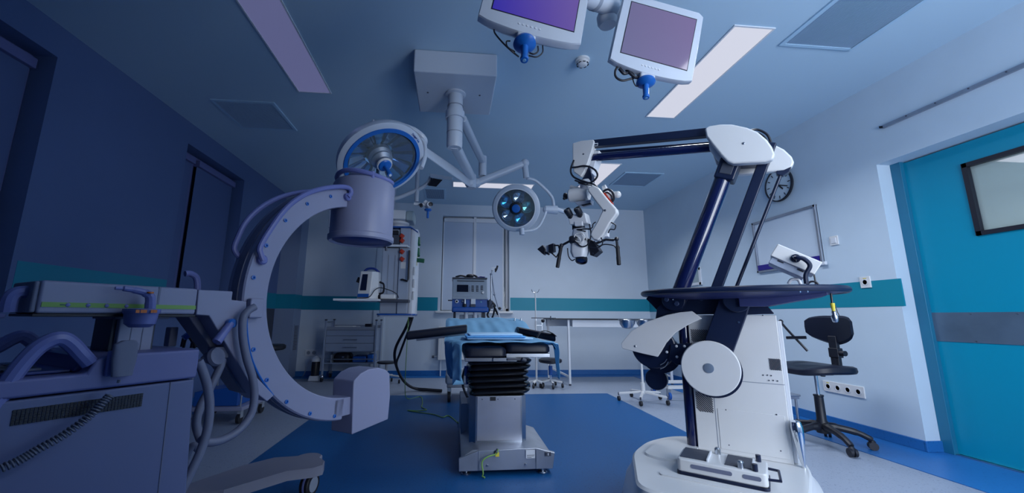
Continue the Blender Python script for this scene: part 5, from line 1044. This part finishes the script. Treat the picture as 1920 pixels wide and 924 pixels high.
q = aq(870, 565); b = MB(); b.cyl((q.x-.03, ya-.02, q.z), (q.x+.02, ya-.02, q.z), .012); b.cyl((q.x+.01, ya-.03, q.z+.025), (q.x+.01, ya-.03, q.z-.03), .016); part(lo, 'valve', b, M['steel']); part(lo, 'valve_base', MB().cyl((q.x+.01, ya-.03, q.z-.07), (q.x+.01, ya-.03, q.z-.03), .022), M['black'])
q = aq(887, 565); part(lo, 'flow_meter', MB().box((q.x-.03, ya-.03, q.z-.035), (q.x+.03, ya, q.z+.035)), M['white2'], .003); part(lo, 'valve_base', MB().box((q.x-.035, ya-.035, q.z-.07), (q.x+.03, ya-.0, q.z-.036)), M['dgrey'], .003)
q = aq(902, 566); part(lo, 'button', MB().lathe([(.012, 0), (.012, -.008)], (q.x, ya-.005, q.z), (0, 1, 0), seg=14), M['drape'])
b = MB(); q = aq(840, 563); b.cyl((x0, ya, q.z), (q.x, ya, q.z), .008); part(lo, 'side_tap', b, M['dgrey'])
b = MB(); b.box((x0+.02, ya+.05, .22), (x0+.05, ya+.35, zA)); b.box((x1-.05, ya+.05, .22), (x1-.02, ya+.35, zA)); part(am, 'frame_post', b, M['navy'], .004)
for u in (874, 891): q = aq(u, 590); part(am, 'absorber_column', MB().cyl((q.x, ya+.02, .72), (q.x, ya+.02, zA), .026), M['white2'])
part(am, 'absorber', MB().box((x0+.1, ya+.05, .6), (x1-.1, ya+.35, zA-.03)), M['glass_l'], .01)
b = MB(); b.box((-.05, 5.0, .20), (.46, 5.62, .32)); part(am, 'base', b, M['am_grey'], .03)
b = MB(); b.box((-.03, 5.1, .15), (.44, 5.55, .20)); part(am, 'chassis', b, M['steel_m'], .01)
for x, y in ((-.0, 5.06), (.42, 5.06), (-.0, 5.56), (.42, 5.56)):
    c_ = part(am, 'castor', MB().cyl((x-.018, y, .0605), (x+.018, y, .0605), .06), M['rubber']); part(c_, 'castor_fork', MB().box((x-.024, y-.02, .06), (x+.024, y+.045, .16)), M['am_grey'], .006)
b = MB(); b.tube([(.05, 5.2, zC+.03), (.12, 5.18, zC+.045), (.2, 5.2, zC+.03)], .012); b.sph((.235, 5.2, zC+.045), .04, (1.3, 1, .7)); b.tube([(.25, 5.2, zC+.06), (.3, 5.2, zC+.05), (.33, 5.2, zC+.03)], .014); part(am, 'breathing_mask', b, M['black'])
part(am, 'blue_tubing', MB().tube([(.33, 5.2, zC+.03), (.37, 5.22, zC+.035), (.43, 5.2, zC+.03)], .014), M['blue_d'])
# support arm and breathing hoses on the machine's right
b = MB(); b.cyl(aq(921, 578), aq(921, 514), .011); b.cyl(aq(922, 514), aq(923, 506), .008); part(am, 'support_pole', b, M['steel'])
b = MB(); b.cyl(aq(922, 516), aq(927, 552), .007); b.cyl(aq(927, 552), aq(935, 580), .007); b.sph(aq(921, 514), .018, seg=10); b.sph(aq(927, 552), .016, seg=10); part(am, 'jointed_arm', b, M['grey'])
part(am, 'end_clamp', MB().sph(aq(937, 578), .02, seg=10), M['black'])
b = MB(); b.box(*[tuple(c) for c in (aq(921, 506.5), aq(931, 505)+V((0, .02, 0)))]); b.box(*[tuple(c) for c in (aq(921, 502.5), aq(931, 501)+V((0, .02, 0)))]); part(am, 'tube_holder', b, M['steel']); b = MB(); b.cyl(aq(928, 504), aq(932, 506), .014); b.cyl(aq(931, 505), aq(933, 498), .012); b.cyl(aq(930, 504), aq(929, 510), .01); part(am, 'holder_clamp', b, M['black'])
for pts in ([(915, 565), (920, 570), (918, 580), (914, 590), (918, 598), (923, 605)], [(917, 562), (924, 568), (927, 578), (925, 590), (921, 600)], [(922, 565), (928, 572), (930, 582), (934, 590)]):
    b = MB(); b.tube([aq(u, v, 5.12) for u, v in pts], .012, seg=8); part(am, 'breathing_hose', b, M['black'])
b = MB(); b.cyl(aq(918, 563), aq(917, 580), .035, .02); b.cyl(aq(923, 570), aq(920, 578), .025); part(am, 'hose_manifold', b, M['dgrey'])
part(am, 'clear_tube', MB().tube([aq(u, v) for u, v in ((929, 575), (934, 585), (937, 600), (938, 615))], .008), M['white2'])
# ================================================================== IV STAND, STOOLS
def star_base(t, c, r, z_, n, a0, mm, cast=True, w_=.03):
    b = MB()
    for k in range(n):
        a = a0+2*PI*k/n; e = V((c[0]+r*math.cos(a), c[1]+r*math.sin(a), z_)); part(t, 'base_leg', MB().bar((c[0], c[1], z_+.03), e, w_, .022), mm, .003)
        if cast:
            cc = part(t, 'castor', MB().cyl(e+V((-.012, 0, .028-z_)), e+V((.012, 0, .028-z_)), .0275, seg=14), M['rubber'])
            part(cc, 'castor_stem', MB().cyl(e+V((0, 0, -.02)), e+V((0, 0, .012)), .01, seg=8), M['dgrey'])
iv = thing('iv_stand', 'thin white infusion stand with hooks in front of the back wall stripe', 'infusion stand', W, (1.30, 6.35, 0))
X, Y = 1.262, 5.98; star_base(iv, (X, Y), .11, .07, 5, .3, M['white'])
zt_ = W.p(1003, 546, Y).z; b = MB(); b.cyl((X, Y, .08), (X, Y, .95), .014); b.cyl((X, Y, .95), (X, Y, zt_), .009); part(iv, 'pole', b, M['white'])
b = MB()
for s_ in (-1, 1): b.tube([(X, Y, zt_-.02), (X+.04*s_, Y, zt_-.01), (X+.06*s_, Y, zt_+.03)], .005, seg=6)
part(iv, 'hook', b, M['steel'])
zc_ = W.p(1003, 596, Y).z; b = MB(); b.bar((X-.07, Y-.02, zc_), (X+.30, Y-.02, zc_), .012, .012); b.cyl((X+.22, Y-.03, zc_-.03), (X+.22, Y-.03, zc_+.03), .008); part(iv, 'cross_rail', b, M['dgrey'])
b = MB(); b.sph((X+.10, Y-.04, zc_-.04), .028, seg=12); part(iv, 'clamp_knob', b, M['black'])
b = MB(); b.box((X-.0, Y-.01, zc_-.25), (X+.006, Y, zc_)); b.box((X+.09, Y-.01, zc_-.2), (X+.096, Y, zc_)); b.box((X, Y-.01, zc_-.11), (X+.096, Y, zc_-.104)); part(iv, 'bracket', b, M['steel'])
st = thing('stool', 'black-topped stool on white castor base behind the operating table', 'stool', W, (1.48, 6.1, 0))
X, Y = 1.47, 5.98; star_base(st, (X, Y), .17, .075, 5, .9, M['white']); part(st, 'gas_lift', MB().cyl((X, Y, .17), (X, Y, .30), .028), M['bluepanel']); part(st, 'gas_rod', MB().cyl((X, Y, .08), (X, Y, .36), .014), M['chrome'])
part(st, 'seat', MB().lathe([(.05, .33), (.15, .345), (.17, .36), (.17, .39), (.14, .405), (.0001, .407)], (X, Y, 0)), M['black'])
st = thing('stool', 'dark stool seat just showing inside the C-arm curve at the left', 'stool', W, (-2.45, 5.8, 0))
X, Y = -2.40, 5.75; star_base(st, (X, Y), .26, .075, 5, .2, M['dgrey']); part(st, 'gas_lift', MB().cyl((X, Y, .08), (X, Y, .54), .025), M['dgrey'])
part(st, 'seat', MB().lathe([(.05, .53), (.16, .545), (.19, .565), (.19, .60), (.17, .615), (.0001, .618)], (X, Y, 0)), M['black'])
st = thing('wheeled_base', 'white castor base peeking out behind the x-ray tube box', 'stool', W, (-1.0, 6.45, 0))
X, Y = -.96, 6.42; star_base(st, (X, Y), .2, .10, 5, .0, M['white']); part(st, 'column', MB().cyl((X, Y, .10), (X, Y, .30), .02), M['white']); part(st, 'seat', MB().lathe([(.12, .29), (.14, .30), (.14, .32), (.0001, .325)], (X, Y, 0)), M['black'])
# ================================================================== BENCH AND BOWLS
bt = thing('work_bench', 'long white bench table along the back wall behind the bowls', 'table', W, (2.4, 6.45, 0))
zt_ = .985; X0, X1, Y0_, Y1_ = 1.56, 3.45, 6.10, 6.75
part(bt, 'tabletop', MB().box((X0, Y0_-.01, zt_-.02), (X1, Y1_, zt_)), M['black'], .003)
b = MB(); b.box((X0+.30, Y0_+.01, zt_-.13), (X1-.1, Y0_+.03, zt_-.02)); b.box((X0+.03, Y1_-.03, zt_-.13), (X1-.1, Y1_-.01, zt_-.02)); part(bt, 'apron', b, M['white2'], .003)
for x, y in ((1.80, Y0_+.02), (X1-.05, Y0_+.02), (X0+.06, Y1_-.05), (X1-.05, Y1_-.05)):
    l_ = part(bt, 'leg', MB().box((x-.016, y-.016, .02), (x+.016, y+.016, zt_-.02)), M['white2'], .003); part(l_, 'foot', MB().cyl((x, y, 0), (x, y, .022), .018), M['dgrey'])
b = MB(); b.bar((1.80, Y0_+.02, .12), (1.62, Y1_-.05, .20), .025, .025); part(bt, 'stretcher', b, M['white2']); b = MB(); b.bar((3.40, Y0_+.02, .12), (3.40, Y1_-.05, .12), .025, .025); part(bt, 'stretcher', b, M['white2'])
bs_ = thing('bowl_stand', 'white two-ring bowl stand on five castors in front of the bench', 'bowl stand', W, (2.38, 4.93, 0))
X, Y = 2.36, 4.93; star_base(bs_, (X, Y), .29, .085, 5, 2.9, M['white']); b = MB(); b.cyl((X, Y, .09), (X, Y, .22), .026); b.cyl((X, Y, .2), (X-.0, Y, .88), .014); part(bs_, 'column', b, M['white'])
rz = .975; cs = [W.z(u, 598, rz) for u in (1177, 1206)]
cs = [V((2.205, 4.93, rz)), V((2.43, 4.93, rz)), V((2.655, 4.95, rz))]
b = MB(); b.tube([(X, Y, .86), (X, Y, .93), (2.32, 4.93, .96)], .009, smooth=False, seg=8)
for c_ in cs: b.tube([c_+V((.102*math.cos(a), .102*math.sin(a), -.006)) for a in [2*PI*k/20 for k in range(20)]], .004, closed=True, seg=6, n=2)
part(bs_, 'ring_frame', b, M['steel'])
for c_, lb in zip(cs, ('leftmost stainless steel bowl in the ring stand by the bench', 'middle stainless steel bowl in the ring stand', 'stainless steel bowl partly hidden by the microscope fin')):
    b = MB(); b.lathe([(.106, .0), (.110, .003), (.106, .006), (.097, .0), (.09, -.05), (.06, -.095), (.03, -.105), (.0001, -.107)], c_, (0, 0, 1), seg=36, caps=False); o = solo('steel_bowl', b, M['steel'], lb, 'bowl', base=c_, group='steel bowls in the ring stand'); sm = o.modifiers.new('solid', 'SOLIDIFY'); sm.thickness = .0015
tb2 = thing('instrument_trolley', 'low white trolley frame with castor half hidden behind the microscope', 'trolley', W, (3.0, 5.1, 0))
b = MB(); b.box((2.72, 5.0, .13), (3.25, 5.03, .17)); b.box((2.72, 5.4, .13), (3.25, 5.43, .17)); b.box((2.72, 5.0, .13), (2.75, 5.43, .17)); b.box((3.22, 5.0, .13), (3.25, 5.43, .17)); part(tb2, 'bottom_frame', b, M['white'], .004)
for x, y in ((2.735, 5.015), (3.235, 5.015), (2.735, 5.415), (3.235, 5.415)):
    c_ = part(tb2, 'castor', MB().cyl((x-.014, y, .0455), (x+.014, y, .0455), .045), M['bluepanel']); part(c_, 'castor_fork', MB().box((x-.02, y-.012, .045), (x+.02, y+.03, .132)), M['steel'], .004)
# ================================================================== DRAWER TROLLEY
dt = thing('drawer_trolley', 'grey trolley with two drawers and open shelf against the back wall', 'trolley', W, (-1.56, 6.85, 0))
X0, X1, Y0_, Y1_ = -1.96, -1.18, 6.62, 7.08; zt_ = .80; zd1, zd2, zd3 = .69, .575, .455
for x, y in ((X0, Y0_), (X1, Y0_), (X0, Y1_), (X1, Y1_)):
    p_ = part(dt, 'post', MB().box((x-.014, y-.014, .10), (x+.014, y+.014, .93)), M['troll'], .004); part(p_, 'post_cap', MB().box((x-.018, y-.018, .925), (x+.018, y+.018, .945)), M['dgrey'], .003)
    c_ = part(dt, 'castor', MB().cyl((x-.014, y, .0455), (x+.014, y, .0455), .045), M['rubber']); part(c_, 'castor_cap', MB().sph((x, y-.01, .075), .034, (1, 1, .9), 12), M['steel'])
part(dt, 'push_rail', MB().cyl((X0, Y0_, .90), (X0, Y1_, .90), .009), M['steel']); part(dt, 'push_rail', MB().cyl((X1, Y0_, .90), (X1, Y1_, .90), .009), M['steel'])
b = MB(); b.box((X0+.01, Y0_-.005, zt_-.02), (X1-.01, Y1_+.01, zt_)); b.box((X0+.01, Y0_-.005, zt_), (X1-.01, Y0_+.003, zt_+.03)); b.box((X0+.01, Y1_, zt_), (X1-.01, Y1_+.008, zt_+.05)); part(dt, 'top_tray', b, M['grey'], .003)
part(dt, 'cabinet', MB().box((X0+.015, Y0_+.012, zd3-.01), (X1-.015, Y1_-.01, zt_-.022)), M['troll'], .003)
part(dt, 'apron', MB().box((X0+.02, Y0_-.003, zd1+.004), (X1-.02, Y0_+.010, zt_-.022)), M['troll'], .003)
for z0, z1 in ((zd2, zd1), (zd3, zd2)):
    d_ = part(dt, 'drawer', MB().box((X0+.02, Y0_-.006, z0+.003), (X1-.02, Y0_+.011, z1-.003)), M['troll'], .003)
    b = MB(); zc_ = (z0+z1)/2; b.bar((-1.67, Y0_-.03, zc_), (-1.46, Y0_-.03, zc_), .012, .012); b.box((-1.665, Y0_-.03, zc_-.006), (-1.655, Y0_, zc_+.006)); b.box((-1.475, Y0_-.03, zc_-.006), (-1.465, Y0_, zc_+.006)); part(d_, 'handle', b, M['steel'])
part(dt, 'shelf', MB().box((X0, Y0_+.01, .265), (X1, Y1_, .28)), M['troll'], .003); part(dt, 'shelf_rail', MB().cyl((X0, Y0_, .335), (X1, Y0_, .335), .008), M['steel'])
b = MB(); b.box((X0+.10, Y0_+.05, .802), (X0+.46, Y0_+.35, .828)); b.box((X0+.12, Y0_+.06, .828), (X0+.40, Y0_+.30, .838)); solo('paper_stack', b, M['white'], 'flat white papers lying on top of the drawer trolley', 'papers', base=(X0+.28, Y0_+.2, .802), bevel=.003)
solo('black_case', MB().box((X1-.20, Y0_+.1, .802), (X1-.10, Y0_+.2, .875)), M['black'], 'small black case on the right of the drawer trolley top', 'case', base=(X1-.15, Y0_+.15, .802), bevel=.008)
bg = thing('black_bag', 'black bag on the open shelf of the drawer trolley', 'bag', W, (-1.7, 6.8, .281))
b = MB(); b.loft([[V((-1.70+x*s_, 6.82+y*s_, z_)) for x, y in rrect(.26, .24, .06)] for z_, s_ in ((.282, 1), (.30, 1.06), (.38, 1.0), (.415, .8))]); part(bg, 'body', b, M['black']); part(bg, 'clasp', MB().cb((-1.68, 6.693, .36), (.03, .01, .02)), M['steel'])
solo('tray_box', MB().box((-1.86, 6.65, .2805), (-1.84, 6.98, .40)), M['grey'], 'narrow grey tray standing left of the black bag', 'tray', base=(-1.85, 6.8, .281), bevel=.003)
solo('blue_pack', MB().box((-1.53, 6.66, .2805), (-1.32, 6.95, .375)), M['bluepanel'], 'wide blue pack on the trolley shelf right of the black bag', 'pack', base=(-1.42, 6.8, .281), bevel=.02)
solo('blue_pack', MB().box((-1.31, 6.68, .2805), (-1.21, 6.95, .40)), M['blue'], 'taller blue pack at the right end of the trolley shelf', 'pack', base=(-1.26, 6.8, .281), bevel=.02)
# suction canister
cn = thing('suction_canister', 'small dark floor canister with pale lid left of the drawer trolley', 'canister', W, (-2.1, 6.75, 0))
X, Y = -2.12, 6.80; part(cn, 'stand', MB().loft([[V((X+x, Y+y, z_)) for x, y in rrect(w_, w_, .01)] for z_, w_ in ((0, .16), (.07, .13))]), M['white2']); part(cn, 'jar', MB().lathe([(.06, .07), (.062, .09), (.062, .27), (.055, .285)], (X, Y, 0)), M['black'])
part(cn, 'lid', MB().lathe([(.07, .285), (.075, .30), (.07, .33), (.03, .36), (.02, .37)], (X, Y, 0)), M['white2']); part(cn, 'tube', MB().tube([(X-.03, Y, .33), (X-.12, Y+.02, .25), (X-.2, Y+.1, .08), (X-.26, Y+.2, .02)], .006, seg=6), M['grey'])
# twin socket on back wall
t = thing('wall_socket', 'pale twin socket on the back wall above the suction canister', 'power socket', W, (-2.35, YB, .36))
c_ = W.p(584, 661, YB); part(t, 'plate', MB().cb((c_.x, YB-.006, c_.z), (.2, .012, .1)), M['white2'], .003)
for d_ in (-.045, .045): part(t, 'socket', MB().lathe([(.03, .0), (.03, .006), (.022, .006), (.02, .002)], (c_.x+d_, YB-.012, c_.z), (0, -1, 0), seg=18), M['grey'])
# radiator
rd = thing('radiator', 'white panel radiator below the back window, mostly behind the drape', 'radiator', W, (.25, YB-.06, .25))
part(rd, 'panel', MB().box((-.21, YB-.11, .27), (.75, YB-.05, .83)), M['white'], .006)
for k in range(24): part(rd, 'rib', MB().box((-.19+k*.039, YB-.114, .30), (-.178+k*.039, YB-.109, .80)), M['white2'])
b = MB(); b.cyl((-.21, YB-.08, .32), (-.27, YB-.08, .32), .015); b.cyl((-.27, YB-.08, .32), (-.27, YB-.012, .32), .012); part(rd, 'valve', b, M['steel']); part(rd, 'valve_head', MB().cyl((-.27, YB-.08, .32), (-.31, YB-.08, .32), .022), M['dgrey'])
part(rd, 'pipe', MB().cyl((-.16, YB-.06, .0), (-.16, YB-.06, .27), .01), M['white2'])
# dark corner panel and the cart behind the C-arm
struct('trim_11', MB().box((XL-.005, 6.55, .09), (XL+.012, 6.86, 1.10)), M['dgrey'])
tc_ = thing('equipment_cart', 'low cart with dark blue box seen behind the hoses of the x-ray machine', 'cart', W, (-2.2, 4.4, 0))
part(tc_, 'shelf', MB().box((-2.45, 4.15, .115), (-1.93, 4.65, .15)), M['carm'], .006)
for x, y in ((-1.96, 4.18), (-1.96, 4.62), (-2.42, 4.18), (-2.42, 4.62)):
    c_ = part(tc_, 'castor', MB().cyl((x-.014, y, .0455), (x+.014, y, .0455), .045), M['rubber']); part(c_, 'castor_fork', MB().box((x-.019, y-.015, .05), (x+.019, y+.035, .118)), M['grey'], .004)
    part(tc_, 'post', MB().cyl((x, y, .15), (x, y, .52 if x < -2.2 else .30), .008), M['steel'])
solo('storage_box', MB().ext([V((-2.40, 4.2, .151)), V((-2.0, 4.2, .151)), V((-2.0, 4.2, .33)), V((-2.40, 4.2, .28))], (0, .38, 0)), M['bluepanel'], 'dark blue box standing on the low cart behind the hoses', 'box', base=(-2.2, 4.4, .151), bevel=.008)
# ================================================================== RIGHT SIDE
ang = math.atan2(-.6, -.8); LC = Fr((3.05, 3.22), (-1, -.04))       # local x = facing direction
lc_ = thing('lab_chair', 'black swivel lab chair standing by the right wall under the sockets', 'chair', LC, (0, 0, 0))
for k in range(5):
    a = .05+2*PI*k/5; e = V((.30*math.cos(a), .30*math.sin(a), .07))
    b = MB(); b.tube([(0, 0, .145), (.10*math.cos(a), .10*math.sin(a), .14), (.22*math.cos(a), .22*math.sin(a), .115), (e.x, e.y, .075)], [.032, .026, .022, .018], seg=10); part(lc_, 'base_leg', b, M['black'])
    tg = V((-math.sin(a), math.cos(a), 0)); cc = MB()
    for s_ in (-1, 1): cc.cyl(V((e.x, e.y, .0305))+tg*(.006*s_), V((e.x, e.y, .0305))+tg*(.024*s_), .03, seg=18)
    c_ = part(lc_, 'castor', cc, M['black'])
    part(c_, 'castor_hood', MB().lathe([(.022, .03), (.022, .06), (.012, .075)], (e.x, e.y, 0), seg=14), M['black'])
b = MB(); b.lathe([(.045, .09), (.045, .17), (.034, .19), (.032, .37), (.036, .375), (.036, .385)], (0, 0, 0), (0, 0, 1)); part(lc_, 'gas_sleeve', b, M['black']); part(lc_, 'gas_rod', MB().cyl((0, 0, .38), (0, 0, .55), .014), M['chrome'])
b = MB(); b.box((-.10, -.07, .545), (.10, .07, .57)); b.cyl((-.05, .0, .55), (-.05, -.22, .545), .006); b.cyl((-.12, -.05, .55), (-.12, -.05, .52), .018); part(lc_, 'mechanism', b, M['black'], .004)
rr = []
for z_, s_ in ((.568, .86), (.575, .97), (.59, 1.0), (.61, .98), (.62, .90), (.622, .6)):
    rr.append([V((x*s_*(1.0)+.0, y*s_*(1-.12*(x/.23)), z_+(.012*(abs(y)/.22)**2 if z_ > .6 else 0)-(.02*max(0, x/.23)**2))) for x, y in rrect(.46, .47, .17, 8)])
part(lc_, 'seat', MB().loft(rr), M['vinylpad'])
b = MB(); b.tube([(-.10, 0, .56), (-.17, 0, .56), (-.215, 0, .60), (-.22, 0, .70)], .022, seg=10); b.box((-.235, -.035, .60), (-.20, .035, .86)); b.box((-.25, -.042, .68), (-.195, .042, .76)); po = part(lc_, 'back_post', b, M['black'], .006)
part(po, 'height_knob', MB().cyl((-.22, .04, .72), (-.22, .085, .72), .022), M['black'])
bk = MB(); rings = []
for k in range(17):
    s = -1+2*k/16; yy_ = .205*s; cv = .07*s*s; hh = (.125-.02*abs(s))*(1-.32*abs(s)**3) if abs(s) < .99 else .06; zc2 = .905+.028*abs(s); th = .022*(1-.5*abs(s)**3)
    sh = [(-th, -hh*.8), (-th*.2, -hh), (th, -hh*.85), (th*1.4, 0), (th, hh*.85), (-th*.2, hh), (-th, hh*.8)]
    rings.append([V((-.235+cv*.8+x, yy_, zc2+z_-(.02*(1-abs(s)) if z_ < 0 else 0)*0)) for x, z_ in sh])
bk.loft(rings); part(lc_, 'backrest', bk, M['vinylpad'])
ss = thing('step_stool', 'small metal step stool between the microscope and black chair', 'step stool', W, (3.35, 4.05, 0))
part(ss, 'tread', MB().box((3.10, 3.86, .245), (3.47, 4.12, .265)), M['steel_m'], .006)
b = MB(); b.box((3.11, 3.87, .22), (3.46, 3.885, .247)); part(ss, 'apron', b, M['steel_m'], .003)
for x, y in ((3.43, 3.885), (3.43, 4.10), (3.13, 3.885), (3.13, 4.10)):
    l_ = part(ss, 'leg', MB().cyl((x, y, .02), (x, y, .246), .012), M['steel']); part(l_, 'foot', MB().cyl((x, y, 0), (x, y, .03), .017), M['black'])
